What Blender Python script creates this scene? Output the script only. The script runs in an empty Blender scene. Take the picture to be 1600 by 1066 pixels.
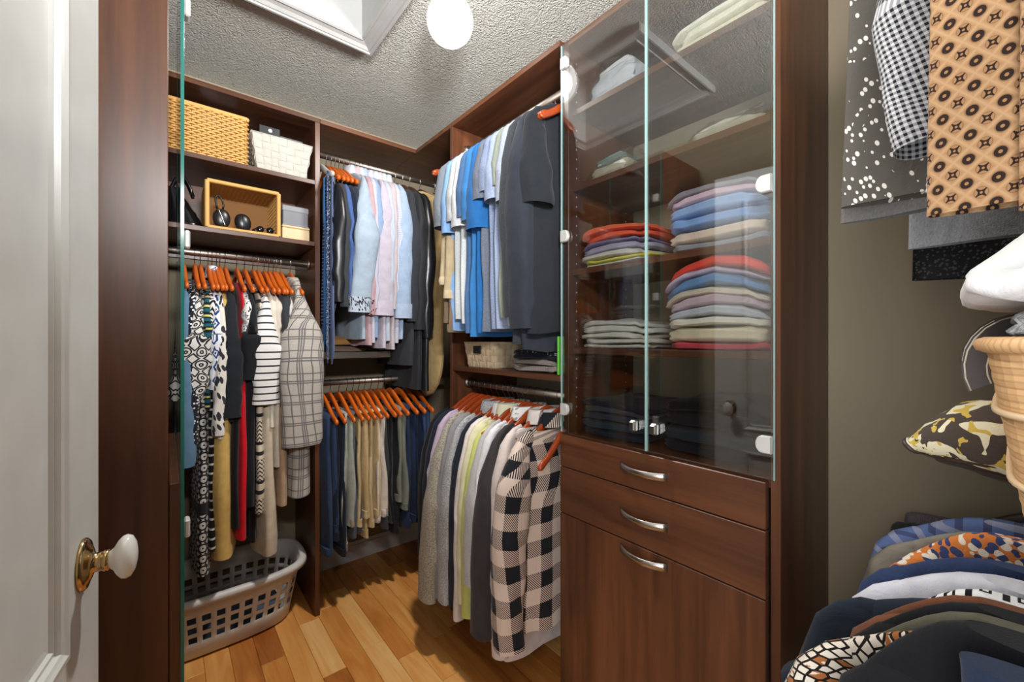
import bpy, bmesh, math, random
from mathutils import Vector, noise
R = math.radians
PI = math.pi
sc = bpy.context.scene
col = sc.collection
rnd = random.Random(7)

# ------------------------------------------------------------------ camera, light, exposure
HC = 1.237
cam = bpy.data.cameras.new('camera')
cam.sensor_width = 36.0
cam.lens = 648 / 1600 * 36
cam.shift_y = -2 / 1600
cam.clip_start = 0.02
co = bpy.data.objects.new('camera', cam)
co.location = (0, 0, HC)
co.rotation_euler = (R(90), 0, R(-39.8))
col.objects.link(co)
sc.camera = co
w = bpy.data.worlds.new('world')
sc.world = w
w.use_nodes = True
w.node_tree.nodes['Background'].inputs[0].default_value = (0.85, 0.92, 1, 1)
w.node_tree.nodes['Background'].inputs[1].default_value = 0.6
vs = sc.view_settings
sc.display_settings.display_device = 'sRGB'
vs.view_transform = 'Standard'
vs.look = 'None'
vs.gamma = 1
vs.use_curve_mapping = False
vs.exposure = 0.2
GLOBE = 1.6


def lamp(kind, name, loc, rot, power, color=(1, 1, 1), size=(0.1, 0.1), cone=165, blend=0.6, smooth=0.0):
    """a lamp whose light thins out linearly with distance (soft, much bounced light)"""
    l = bpy.data.lights.new(name, kind)
    if kind == 'AREA':
        l.shape = 'RECTANGLE'
        l.size, l.size_y = size
    else:
        l.shadow_soft_size = size[0]
        if kind == 'SPOT':
            l.spot_size = R(cone)
            l.spot_blend = blend
    l.energy = power
    l.color = color
    l.use_nodes = True
    nt = l.node_tree
    em = [n for n in nt.nodes if n.type == 'EMISSION'][0]
    fo = nt.nodes.new('ShaderNodeLightFalloff')
    fo.inputs['Strength'].default_value = 1.0
    fo.inputs['Smooth'].default_value = smooth
    nt.links.new(fo.outputs['Linear'], em.inputs['Strength'])
    o = bpy.data.objects.new(name, l)
    o.location = loc
    o.rotation_euler = rot
    col.objects.link(o)
    return o


# the bulb inside the opal ceiling globe, a fill light added at the open doorway for the next room,
# and an added fill light behind the camera, aimed up at the ceiling
lamp('POINT', 'globe_bulb', (0.738, 1.213, 2.315), (0, 0, 0), 78, (1.0, 0.965, 0.905), (0.05, 0.05), smooth=0.30)
lamp('AREA', 'doorway_fill', (-0.55, -0.14, 1.15), (R(90), 0, R(-90)), 17, (0.97, 0.985, 1.0), (0.66, 1.9))
lamp('AREA', 'ceiling_fill', (0.1, -0.25, 1.85), (R(180 - 38), 0, R(-30)), 34, (0.98, 0.99, 1.0), (0.3, 0.3))


# ------------------------------------------------------------------ materials
def lin(c):
    return tuple(((x / 255) / 12.92 if x / 255 <= 0.04045 else ((x / 255 + 0.055) / 1.055) ** 2.4) for x in c[:3]) + (1,)


class V:
    def __init__(s, nt, k):
        s.nt, s.k = nt, k

    def m(s, op, o=None, o2=None):
        n = s.nt.nodes.new('ShaderNodeMath')
        n.operation = op
        for i, q in enumerate((s, o, o2)):
            if q is None:
                continue
            if isinstance(q, V):
                s.nt.links.new(q.k, n.inputs[i])
            else:
                n.inputs[i].default_value = q
        return V(s.nt, n.outputs[0])

    def __add__(s, o): return s.m('ADD', o)
    def __sub__(s, o): return s.m('SUBTRACT', o)
    def __mul__(s, o): return s.m('MULTIPLY', o)
    def __truediv__(s, o): return s.m('DIVIDE', o)
    def fr(s): return s.m('FRACT')
    def ab(s): return s.m('ABSOLUTE')
    def lt(s, o): return s.m('LESS_THAN', o)
    def gt(s, o): return s.m('GREATER_THAN', o)
    def mx(s, o): return s.m('MAXIMUM', o)
    def mn(s, o): return s.m('MINIMUM', o)
    def fl(s): return s.m('FLOOR')


class M:
    """one procedural material"""
    def __init__(s, name, rough=0.8, spec=0.3):
        s.mat = bpy.data.materials.new(name)
        s.mat.use_nodes = True
        s.nt = s.mat.node_tree
        s.b = s.nt.nodes['Principled BSDF']
        s.b.inputs['Roughness'].default_value = rough
        s.b.inputs['Specular IOR Level'].default_value = spec

    def n(s, t): return s.nt.nodes.new(t)
    def l(s, a, b): s.nt.links.new(a.k if isinstance(a, V) else a, b)

    def coord(s, which='UV'):
        return s.n('ShaderNodeTexCoord').outputs[which]

    def uv(s, which='UV'):
        x = s.n('ShaderNodeSeparateXYZ')
        s.l(s.coord(which), x.inputs[0])
        return [V(s.nt, o) for o in x.outputs]

    def vec(s, x, y, z=0.0):
        c = s.n('ShaderNodeCombineXYZ')
        for i, q in enumerate((x, y, z)):
            if isinstance(q, V):
                s.l(q, c.inputs[i])
            else:
                c.inputs[i].default_value = q
        return c.outputs[0]

    def noise(s, vec, scale, detail=2.0, rough=0.5, dist=0.0):
        n = s.n('ShaderNodeTexNoise')
        s.l(vec, n.inputs['Vector'])
        n.inputs['Scale'].default_value = scale
        n.inputs['Detail'].default_value = detail
        n.inputs['Roughness'].default_value = rough
        n.inputs['Distortion'].default_value = dist
        return V(s.nt, n.outputs[0])

    def voro(s, vec, scale, feature='F1', rand=1.0):
        n = s.n('ShaderNodeTexVoronoi')
        n.feature = feature
        s.l(vec, n.inputs['Vector'])
        n.inputs['Scale'].default_value = scale
        n.inputs['Randomness'].default_value = rand
        return n

    def mix(s, f, a, b):
        n = s.n('ShaderNodeMix')
        n.data_type = 'RGBA'
        if isinstance(f, V):
            s.l(f, n.inputs[0])
        else:
            n.inputs[0].default_value = f
        for q, i in ((a, 6), (b, 7)):
            if isinstance(q, tuple):
                n.inputs[i].default_value = lin(q)
            else:
                s.l(q, n.inputs[i])
        return n.outputs[2]

    def ramp(s, f, stops):
        n = s.n('ShaderNodeValToRGB')
        e = n.color_ramp.elements
        while len(e) < len(stops):
            e.new(0.5)
        for q, (p, c) in zip(e, stops):
            q.position = p
            q.color = lin(c)
        s.l(f, n.inputs[0])
        return n.outputs[0]

    def color(s, c):
        if isinstance(c, tuple):
            s.b.inputs['Base Color'].default_value = lin(c)
        else:
            s.l(c, s.b.inputs['Base Color'])
        return s

    def bump(s, h, strength=0.3, dist=0.002):
        n = s.n('ShaderNodeBump')
        n.inputs['Strength'].default_value = strength
        n.inputs['Distance'].default_value = dist
        s.l(h, n.inputs['Height'])
        s.l(n.outputs[0], s.b.inputs['Normal'])
        return s


CACHE = {}


def wood(axis, tone=1.0, key='walnut'):
    """dark walnut laminate with the grain along one axis"""
    k = (key, axis, tone)
    if k in CACHE:
        return CACHE[k]
    m = M('%s_laminate_%s' % (key, 'xyz'[axis]), 0.36, 0.45)
    x = m.uv('Object')
    sc_ = [26.0, 26.0, 26.0]
    sc_[axis] = 1.6
    v = m.vec(x[0] * sc_[0], x[1] * sc_[1], x[2] * sc_[2])
    a = m.noise(v, 1.0, 5, 0.6, 0.4)
    sc2 = [5.0, 5.0, 5.0]
    sc2[axis] = 0.5
    b = m.noise(m.vec(x[0] * sc2[0], x[1] * sc2[1], x[2] * sc2[2]), 1.0, 2)
    f = a * 0.65 + b * 0.35
    t = lambda *c: tuple(min(255, q * tone) for q in c)
    m.color(m.ramp(f, [(0.3, t(54, 32, 22)), (0.5, t(88, 53, 34)), (0.68, t(112, 69, 43))]))
    m.bump(a, 0.08, 0.001)
    CACHE[k] = m.mat
    return m.mat


def plain(name, c, rough=0.5, metal=0.0, spec=0.4, bump=None):
    k = ('plain', name)
    if k in CACHE:
        return CACHE[k]
    m = M(name, rough, spec)
    nz = m.noise(m.coord('Object'), 14, 3)
    d = tuple(q * 0.9 for q in c)
    m.color(m.mix(nz, d, c))
    m.b.inputs['Metallic'].default_value = metal
    if bump:
        m.bump(m.noise(m.coord('Object'), bump[0], 3), bump[1], bump[2])
    CACHE[k] = m.mat
    return m.mat


def fabric(pat, *c, p=0.02, rough=0.85):
    """woven cloth; u and v are metres on the cloth"""
    k = (pat, c, p, rough)
    if k in CACHE:
        return CACHE[k]
    m = M('%s_cloth' % pat, rough, 0.15)
    u, v, _ = m.uv()
    V2 = m.vec(u, v)
    mott = m.noise(V2, 30, 3)
    c1 = c[0]
    c2 = c[1] if len(c) > 1 else tuple(q * 0.8 for q in c1)
    bs = 0.25
    if pat == 'solid':
        out = m.mix(mott, tuple(q * 0.86 for q in c1), tuple(min(255, q * 1.06) for q in c1))
    elif pat == 'heather':
        f = m.noise(m.vec(u * 1.0, v * 0.35), 420, 2, 0.7)
        f = (f - 0.5) * 3.2 + 0.5
        out = m.mix(f.mx(0.0).mn(1.0), c1, c2)
        bs = 0.5
    elif pat == 'tweed':
        f = (m.noise(V2, 190, 2, 0.75) - 0.5) * 4.5 + 0.5
        out = m.mix(f.mx(0.0).mn(1.0), c1, c2)
        bs = 1.0
    elif pat == 'stripe':
        out = m.mix((v / p).fr().lt(0.22), c1, c2)
    elif pat == 'bold':
        f = (v / p).fr()
        a = m.mix(f.lt(0.35), c1, c2)
        out = m.mix((f - 0.6).ab().lt(0.1), a, c[2])
    elif pat == 'pin':
        out = m.mix((u / p).fr().lt(0.22), c1, c2)
    elif pat == 'buffalo':
        a = (u / p).fr().lt(0.5)
        b = (v / p).fr().lt(0.5)
        s = a + b
        tw = ((u + v) / 0.0075).fr().lt(0.5)
        out = m.mix((s - 1.0).ab().lt(0.5) * tw + s.gt(1.5), c1, c2)
    elif pat == 'gingham':
        a = (u / p).fr().lt(0.5)
        b = (v / p).fr().lt(0.5)
        out = m.mix((a + b) * 0.5, c1, c2)
    elif pat == 'plaid':
        f = (m.noise(V2, 240, 2, 0.7) - 0.5) * 1.6 + 0.4
        out = m.mix(f.mx(0.0).mn(1.0), c1, c2)
        t = ((u + v) / 0.006).fr().lt(0.75)
        ln = None
        for q in (u, v):
            g = (q / p).fr()
            for o in ((0.1, 0.2, 0.3, 0.7) if q is u else (0.15, 0.25, 0.6)):
                e = (g - o).ab().lt(0.03)
                ln = e if ln is None else ln.mx(e)
        out = m.mix(ln * t * 0.9, out, c[2])
    elif pat == 'check':
        ln = (u / p).fr().lt(0.3)
        l2 = (v / p).fr().lt(0.3)
        a = m.mix(ln * 0.6, c1, c2)
        out = m.mix(l2 * 0.6, a, c[2])
    elif pat == 'circles':
        a = (u / p).fr() - 0.5
        b = (v / p).fr() - 0.5
        r = (a * a + b * b).m('SQRT')
        ring = (r - 0.33).ab().lt(0.05).mx((r - 0.1).ab().lt(0.05))
        d = (a.ab() + b.ab() - 0.62).ab().lt(0.07)
        out = m.mix(ring.mx(d), c1, c2)
    elif pat == 'ikat':
        n1 = (m.noise(V2, 60, 2) - 0.5) * 0.35
        a = (u / p).fr() - 0.5
        b = (v / (p * 1.5) + n1).fr() - 0.5
        r = a.ab() + b.ab()
        out = m.mix(((r - 0.35).ab().lt(0.1)).mx(r.lt(0.12)), c1, c2)
    elif pat == 'chevron':
        z = ((u / p).fr() - 0.5).ab()
        out = m.mix((v / (p * 0.7) + z * 1.2).fr().lt(0.45), c1, c2)
    elif pat == 'dots':
        d = V(m.nt, m.voro(V2, 1 / p).outputs['Distance'])
        out = m.mix(d.lt(0.33), c1, c2)
    elif pat == 'leaf':
        n1 = m.noise(V2, 22, 1)
        d = V(m.nt, m.voro(m.vec(u * 1.7 + v * 0.6 + n1 * 0.02, v * 0.8 - u * 0.5), 1 / p).outputs['Distance'])
        out = m.mix(d.lt(0.42), c1, c2)
    elif pat == 'petal':
        n1 = m.noise(m.vec(u, v), 17, 1)
        vo = m.voro(m.vec(u * 1.5 + v * 0.8, v * 0.75 - u * 0.35), 1 / p, 'F1', 0.6)
        d = V(m.nt, vo.outputs['Distance'])
        out = m.mix(d.lt(0.33) * n1.gt(0.45), c1, c2)
    elif pat == 'foulard':
        A0, B0 = u / p + v / (p * 1.15), u / p - v / (p * 1.15)
        a, b = A0.fr() - 0.5, B0.fr() - 0.5
        fl = ((A0.fl() - B0.fl()) * 0.5 + 100.0).fr().gt(0.2)
        ed = a.ab().mx(b.ab())
        rr = (a * a + b * b).m('SQRT')
        star = (a * b).ab().lt(0.012) * rr.lt(0.33) * rr.gt(0.07)
        oval = (rr - 0.2).ab().lt(0.10)
        oc = rr.lt(0.07)
        dark = star * fl + oval * (fl * -1.0 + 1.0)
        soft = (ed.m('POWER', 3.0) * 7.0).mn(1.0)
        g = m.mix(soft, c1, c[2])
        g = m.mix((rr.lt(0.36) * rr.gt(0.3)) * 0.35, g, c2)
        out = m.mix(dark.mn(1.0), g, c2)
    elif pat == 'scale':
        V3 = m.vec(u * 0.9 + v * 0.5, v * 0.75 - u * 0.4)
        e = V(m.nt, m.voro(V3, 1 / p, 'DISTANCE_TO_EDGE', 0.4).outputs['Distance'])
        cc = m.voro(V3, 1 / p, 'F1', 0.4)
        sx = m.n('ShaderNodeSeparateColor')
        m.l(cc.outputs['Color'], sx.inputs[0])
        r = V(m.nt, sx.outputs[0])
        nn = m.noise(V2, 180, 2)
        a = m.mix((r * 0.6 + nn * 0.6).gt(0.72), c1, c2)
        out = m.mix(e.lt(0.12), a, c[2])
    elif pat == 'tribal':
        z = ((u / 0.02).fr() - 0.5).ab()
        zz = (v / 0.016 + z * 1.4).fr().lt(0.4)
        band = (v / p).fr()
        a = m.mix(zz * band.lt(0.55), c1, c2)
        out = m.mix((band - 0.7).ab().lt(0.05).mx(band.gt(0.92)), a, c2)
    elif pat == 'geo':
        a = (u / p).fr()
        b = (v / p).fr()
        k1 = (a - 0.3).ab().lt(0.17) * (b - 0.4).ab().lt(0.3)
        k2 = (a - 0.3).ab().lt(0.08) * (b - 0.4).ab().lt(0.15)
        k3 = (a - 0.75).ab().lt(0.1) * (b - 0.6).ab().lt(0.33)
        out = m.mix((k1 - k2).mx(k3), c1, c2)
    elif pat == 'bands':
        f = (v / 0.17).fr()
        a2 = (u / 0.042).fr() - 0.5
        b2 = (v / 0.042).fr() - 0.5
        r = (a2 * a2 + b2 * b2).m('SQRT')
        d = (r - 0.36).ab().lt(0.07).mx((a2.ab() + b2.ab() - 0.66).ab().lt(0.1)).mx(r.lt(0.08))
        a = m.mix(d, c1, c2)
        out = m.mix((v - p).ab().lt(0.022), a, c2)
    elif pat == 'floral':
        n1 = m.voro(V2, 1 / p)
        sx = m.n('ShaderNodeSeparateColor')
        m.l(n1.outputs['Color'], sx.inputs[0])
        d = V(m.nt, n1.outputs['Distance'])
        a = m.mix(V(m.nt, sx.outputs[0]).gt(0.5), c2, c[2])
        out = m.mix(d.lt(0.5), c1, a)
    elif pat == 'camo':
        n1 = m.noise(V2, 26, 1, 0.4, 1.2)
        n2 = m.noise(m.vec(u * 1.0 + 7.0, v * 1.6), 34, 1, 0.4, 1.0)
        a = m.mix(n1.gt(0.53), c1, c2)
        out = m.mix(n2.gt(0.6), a, c[2])
    m.color(out)
    wv = m.noise(m.vec(u, v), 500, 1)
    wr = m.noise(m.vec(u * 1.0, v * 0.35), 16, 3, 0.55, 1.2)
    m.bump(wv * 0.35 + mott * 0.8 + wr * 3.0, max(bs, 0.4), 0.003)
    if 'Sheen Weight' in m.b.inputs:
        m.b.inputs['Sheen Weight'].default_value = 0.08
    CACHE[k] = m.mat
    return m.mat


def glass(name, tint, refl=0.16):
    m = M(name)
    for n in list(m.nt.nodes):
        if n.type == 'BSDF_PRINCIPLED':
            m.nt.nodes.remove(n)
    t = m.n('ShaderNodeBsdfTransparent')
    t.inputs[0].default_value = tint
    g = m.n('ShaderNodeBsdfGlossy')
    g.inputs['Roughness'].default_value = 0.0
    ge = m.n('ShaderNodeNewGeometry')
    dt = m.n('ShaderNodeVectorMath')
    dt.operation = 'DOT_PRODUCT'
    m.l(ge.outputs['Incoming'], dt.inputs[0])
    m.l(ge.outputs['Normal'], dt.inputs[1])
    c = V(m.nt, dt.outputs['Value']).ab() * -1.0 + 1.0
    fz = c.m('POWER', 5.0) * (1 - refl) + refl
    mx = m.n('ShaderNodeMixShader')
    m.l(fz, mx.inputs[0])
    m.l(t.outputs[0], mx.inputs[1])
    m.l(g.outputs[0], mx.inputs[2])
    m.l(mx.outputs[0], [n for n in m.nt.nodes if n.type == 'OUTPUT_MATERIAL'][0].inputs[0])
    return m.mat


WV, WH, WX = wood(2), wood(1), wood(0)
CLIP = plain('satin_white_metal', (222, 220, 216), 0.35, 0.25)
METAL = plain('brushed_nickel', (190, 186, 180), 0.28, 1.0)
WIRE = plain('steel_wire', (120, 116, 112), 0.3, 1.0)
WIREL = plain('chrome_wire', (215, 213, 210), 0.2, 1.0)
ROD = plain('satin_rod_metal', (170, 160, 150), 0.42, 1.0)
HWOOD = plain('orange_hanger_wood', (206, 98, 28), 0.3, 0, 0.5, (30, 0.05, 0.001))
HRED = plain('cherry_hanger_wood', (170, 70, 28), 0.3, 0, 0.5, (30, 0.05, 0.001))
HDARK = plain('dark_hanger_wood', (70, 48, 36), 0.4)
WHITE = plain('white_paint', (192, 192, 190), 0.4)
DOORW = plain('white_door_paint', (214, 215, 212), 0.32, 0, 0.5)
PLASTIC = plain('white_plastic', (216, 212, 208), 0.35)
BLACKP = plain('black_plastic', (22, 22, 24), 0.35)
GREYB = plain('grey_card', (120, 122, 128), 0.5)
CREAMB = plain('cream_card', (226, 198, 156), 0.6)
BRASS = plain('polished_brass', (196, 168, 120), 0.15, 1.0)
PORC = plain('white_porcelain', (236, 234, 230), 0.08, 0, 0.6)
WICK = plain('yellow_wicker', (222, 172, 100), 0.55, 0, 0.3, (60, 0.2, 0.001))
WICKD = plain('shaded_wicker_core', (150, 104, 52), 0.7)
STRAPW = plain('white_woven_strap', (190, 188, 178), 0.6, 0, 0.3, (150, 0.2, 0.0006))
STRAPC = plain('cream_woven_strap', (206, 184, 152), 0.7, 0, 0.3, (150, 0.2, 0.0006))
GLASS = glass('clear_glass', (0.90, 0.915, 0.908, 1))
EDGE = plain('green_glass_edge', (30, 122, 112), 0.15)
EDGEL = plain('pale_glass_edge', (176, 212, 208), 0.12)
LEATHER = plain('black_leather', (26, 26, 29), 0.32, 0, 0.5, (90, 0.15, 0.001))
STUDS = plain('shelf_pin_holes_white', (190, 180, 172), 0.5)


# ------------------------------------------------------------------ geometry helpers
class G:
    def __init__(s):
        s.v, s.f, s.uv = [], [], []

    def p(s, x, y, z, u=0.0, v=0.0):
        s.v.append((x, y, z))
        s.uv.append((u, v))
        return len(s.v) - 1

    def quad(s, a, b, c, d): s.f.append((a, b, c, d))

    def grid(s, P, skip=None):
        """P[i][j] = (x,y,z,u,v)"""
        idx = [[s.p(*q) for q in row] for row in P]
        for i in range(len(P) - 1):
            for j in range(len(P[0]) - 1):
                if skip and skip(i, j):
                    continue
                s.f.append((idx[i][j], idx[i][j + 1], idx[i + 1][j + 1], idx[i + 1][j]))
        return idx

    def box(s, x0, y0, z0, x1, y1, z1, b=0.0012):
        b = min(b, (x1 - x0) * 0.3, (y1 - y0) * 0.3, (z1 - z0) * 0.3)
        L, H = (x0, y0, z0), (x1, y1, z1)
        ids = {}
        for cx in (0, 1):
            for cy in (0, 1):
                for cz in (0, 1):
                    c = (cx, cy, cz)
                    for ax in range(3):
                        q = []
                        for k in range(3):
                            e = H[k] if c[k] else L[k]
                            if k != ax:
                                e += -b if c[k] else b
                            q.append(e)
                        ids[c + (ax,)] = s.p(*q, q[(ax + 1) % 3], q[(ax + 2) % 3])
        def C(ax, a, i, j):
            c = [0, 0, 0]
            c[ax] = a
            c[(ax + 1) % 3] = i
            c[(ax + 2) % 3] = j
            return tuple(c)
        for ax in range(3):
            for a in (0, 1):
                r = [ids[C(ax, a, i, j) + (ax,)] for i, j in ((0, 0), (1, 0), (1, 1), (0, 1))]
                s.f.append(tuple(r) if a else tuple(r[::-1]))
            b1, b2 = (ax + 1) % 3, (ax + 2) % 3
            for i in (0, 1):
                for j in (0, 1):
                    p0, p1 = C(ax, 0, i, j), C(ax, 1, i, j)
                    r = [ids[p0 + (b1,)], ids[p1 + (b1,)], ids[p1 + (b2,)], ids[p0 + (b2,)]]
                    s.f.append(tuple(r))
        for cx in (0, 1):
            for cy in (0, 1):
                for cz in (0, 1):
                    c = (cx, cy, cz)
                    s.f.append((ids[c + (0,)], ids[c + (1,)], ids[c + (2,)]))
        return s

    def tube(s, pts, r, n=8, cap=True, closed=False):
        pts = [Vector(q) for q in pts]
        N = len(pts)
        rr = r if isinstance(r, (list, tuple)) else [r] * N
        rows = []
        up = Vector((0, 0, 1))
        t0 = (pts[1] - pts[0]).normalized()
        if abs(t0.dot(up)) > 0.9:
            up = Vector((1, 0, 0))
        nrm = (up - t0 * up.dot(t0)).normalized()
        L = 0
        for i in range(N):
            if closed:
                t = (pts[(i + 1) % N] - pts[i - 1]).normalized()
            else:
                t = (pts[min(i + 1, N - 1)] - pts[max(i - 1, 0)]).normalized()
            nrm = (nrm - t * nrm.dot(t)).normalized()
            bn = t.cross(nrm)
            if i:
                L += (pts[i] - pts[i - 1]).length
            rows.append([s.p(*(pts[i] + (nrm * math.cos(2 * PI * k / n) + bn * math.sin(2 * PI * k / n)) * rr[i]), 2 * PI * rr[i] * k / n, L) for k in range(n)])
        for i in range(N if closed else N - 1):
            a, b = rows[i], rows[(i + 1) % N]
            for k in range(n):
                s.f.append((a[k], a[(k + 1) % n], b[(k + 1) % n], b[k]))
        if cap and not closed:
            s.f.append(tuple(rows[0][::-1]))
            s.f.append(tuple(rows[-1]))
        return s

    def lathe(s, prof, n=20, c=(0, 0, 0), axis=2):
        rows = []
        for r, h in prof:
            row = []
            for k in range(n):
                a = 2 * PI * k / n
                q = (r * math.cos(a), r * math.sin(a), h)
                q = (q[2], q[0], q[1]) if axis == 0 else ((q[1], q[2], q[0]) if axis == 1 else q)
                row.append(s.p(q[0] + c[0], q[1] + c[1], q[2] + c[2], a * r, h))
            rows.append(row)
        for a, b in zip(rows, rows[1:]):
            for k in range(n):
                s.f.append((a[k], a[(k + 1) % n], b[(k + 1) % n], b[k]))
        s.f.append(tuple(rows[0][::-1]))
        s.f.append(tuple(rows[-1]))
        return s

    def build(s, name, mat, parent=None, smooth=False, base=None):
        me = bpy.data.meshes.new(name)
        vv = s.v
        if base is not None:
            vv = [(x - base[0], y - base[1], z - base[2]) for x, y, z in vv]
        me.from_pydata(vv, [], s.f)
        ul = me.uv_layers.new(name='UVMap')
        dat = [0.0] * (2 * len(me.loops))
        for i, lp in enumerate(me.loops):
            dat[2 * i], dat[2 * i + 1] = s.uv[lp.vertex_index]
        ul.data.foreach_set('uv', dat)
        bm = bmesh.new()
        bm.from_mesh(me)
        bmesh.ops.recalc_face_normals(bm, faces=bm.faces)
        bm.to_mesh(me)
        bm.free()
        for q in (mat if isinstance(mat, (list, tuple)) else [mat]):
            me.materials.append(q)
        if smooth:
            me.polygons.foreach_set('use_smooth', [True] * len(me.polygons))
        o = bpy.data.objects.new(name, me)
        col.objects.link(o)
        if parent:
            o.parent = parent
        return o


def tag(o, label=None, cat=None, group=None, kind=None):
    if label: o['label'] = label
    if cat: o['category'] = cat
    if group: o['group'] = group
    if kind: o['kind'] = kind
    return o


def empty(name, loc, label=None, cat=None, group=None, rz=0.0, kind=None):
    o = bpy.data.objects.new(name, None)
    o.location = loc
    o.rotation_euler = (0, 0, rz)
    o.empty_display_size = 0.05
    col.objects.link(o)
    return tag(o, label, cat, group, kind)


def part(root, name, g, mat, smooth=False):
    """g in world coordinates under an unrotated root"""
    return g.build(name, mat, root, smooth, base=root.location)


def copy_tree(o, parent=None):
    c = o.copy()
    col.objects.link(c)
    if parent:
        c.parent = parent
    for ch in list(o.children):
        copy_tree(ch, c)
    return c


def B(*a, b=0.0012): return G().box(*a, b=b)


def structure(name, g, mat, smooth=False):
    o = g.build(name, mat, None, smooth)
    o['kind'] = 'structure'
    return o


def nz(x, y=0.0, z=0.0): return noise.noise(Vector((x, y, z)))


# ------------------------------------------------------------------ the room
YA, XB, XC, YD = 2.365, 1.39, -0.385, -0.5      # back, right, left and front wall faces
CEIL = 2.427
mw = M('taupe_wall_paint', 0.75, 0.2)
mw.color(mw.mix(mw.noise(mw.coord('Object'), 3, 3), (138, 126, 106), (148, 136, 115)))
mw.bump(mw.noise(mw.coord('Object'), 260, 2), 0.12, 0.001)
WALL = mw.mat
mc = M('stippled_ceiling_paint', 0.9, 0.1)
vo = mc.voro(mc.coord('Object'), 190, 'SMOOTH_F1', 1.0)
hgt = V(mc.nt, vo.outputs['Distance']) * -1.0 + mc.noise(mc.coord('Object'), 135, 3, 0.6) * 1.6
mc.color((208, 207, 200))
mc.bump(hgt, 1.0, 0.010)
CEILM = mc.mat
structure('wall_back', B(XC - 0.1, YA, -0.05, XB + 0.1, YA + 0.1, CEIL + 0.1), WALL)
structure('wall_right', B(XB, YD - 0.1, -0.05, XB + 0.1, YA, CEIL + 0.1), WALL)
structure('wall_front', B(-0.3, YD - 0.1, -0.05, XB, YD, CEIL + 0.1), WALL)
g = B(XC - 0.1, 0.22, -0.05, XC, YA, CEIL + 0.1)
g.box(XC, 0.12, -0.05, -0.2, 0.22, CEIL + 0.1)
g.box(-0.3, YD, 2.05, -0.2, 0.12, CEIL + 0.1)
structure('wall_left', g, WALL)
# ceiling with the opening of the framed roof shaft
SX0, SX1, SY0, SY1 = 0.085, 0.585, 0.945, 1.615
g = G()
g.box(XC, YD, CEIL, SX0 - 0.012, YA, CEIL + 0.05, b=0)
g.box(SX1 + 0.012, YD, CEIL, XB, YA, CEIL + 0.05, b=0)
g.box(SX0 - 0.012, YD, CEIL, SX1 + 0.012, SY0 - 0.012, CEIL + 0.05, b=0)
g.box(SX0 - 0.012, SY1 + 0.012, CEIL, SX1 + 0.012, YA, CEIL + 0.05, b=0)
structure('ceiling', g, CEILM)
win = empty('window_1', (0.335, 1.28, CEIL), kind='structure')
SH = 0.34
for n_, a in (('reveal', (SX0 - 0.012, SY0 - 0.012, CEIL, SX0, SY1 + 0.012, CEIL + SH)), ('reveal', (SX1, SY0 - 0.012, CEIL, SX1 + 0.012, SY1 + 0.012, CEIL + SH)),
              ('reveal', (SX0, SY0 - 0.012, CEIL, SX1, SY0, CEIL + SH)), ('reveal', (SX0, SY1, CEIL, SX1, SY1 + 0.012, CEIL + SH)),
              ('shaft_cover', (SX0 - 0.012, SY0 - 0.012, CEIL + SH, SX1 + 0.012, SY1 + 0.012, CEIL + SH + 0.012))):
    part(win, n_, B(*a, b=0), WHITE)


def casing(p0, p1, inward):
    """mitred profiled moulding hanging under the ceiling between two inner corners"""
    prof = [(0.0, 0.0), (0.0, -0.012), (0.008, -0.016), (0.012, -0.012), (0.016, -0.014), (0.030, -0.017), (0.042, -0.025), (0.048, -0.025), (0.050, -0.030), (0.058, -0.030), (0.060, -0.026), (0.060, 0.0)]
    g = G()
    P = Vector(p0)
    Q = Vector(p1)
    t = (Q - P).normalized()
    n = Vector(inward)
    rows = []
    for d, h in prof:
        a = P - n * d - t * d
        b = Q - n * d + t * d
        rows.append([(a.x, a.y, CEIL + h, 0, 0), (b.x, b.y, CEIL + h, 0, 0)])
    g.grid(rows)
    return g


for p0, p1, n_ in (((SX0, SY0, 0), (SX1, SY0, 0), (0, 1, 0)), ((SX1, SY0, 0), (SX1, SY1, 0), (-1, 0, 0)), ((SX1, SY1, 0), (SX0, SY1, 0), (0, -1, 0)), ((SX0, SY1, 0), (SX0, SY0, 0), (1, 0, 0))):
    part(win, 'casing', casing(p0, p1, n_), WHITE)

# floor of birch boards
mf = M('birch_board', 0.28, 0.5)
x = mf.uv('Object')
oi = mf.n('ShaderNodeObjectInfo')
r_ = V(mf.nt, oi.outputs['Random'])
vv = mf.vec(x[0] * 22.0 + r_ * 40.0, x[1] * 2.2 + r_ * 17.0, r_ * 9.0)
gr = mf.noise(vv, 1.0, 4, 0.55, 1.6)
big = mf.noise(mf.vec(x[0] * 5.0 + r_ * 31.0, x[1] * 1.3 + r_ * 5.0, r_ * 3.0), 1.0, 2, 0.5, 0.8)
f = gr * 0.4 + big * 0.25 + (r_ - 0.5) * 0.42 + 0.17
mf.color(mf.ramp(f, [(0.22, (146, 80, 32)), (0.42, (192, 122, 58)), (0.58, (212, 150, 82)), (0.78, (228, 182, 120))]))
mf.bump(gr, 0.05, 0.0006)
FLOOR = mf.mat
fl = structure('floor', B(XC, YD, -0.06, XB, YA, -0.0125, b=0), plain('dark_subfloor', (60, 36, 20), 0.8))
PW = 0.0825
meshes = {}
nx = int((XB - XC) / PW) + 1
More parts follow.
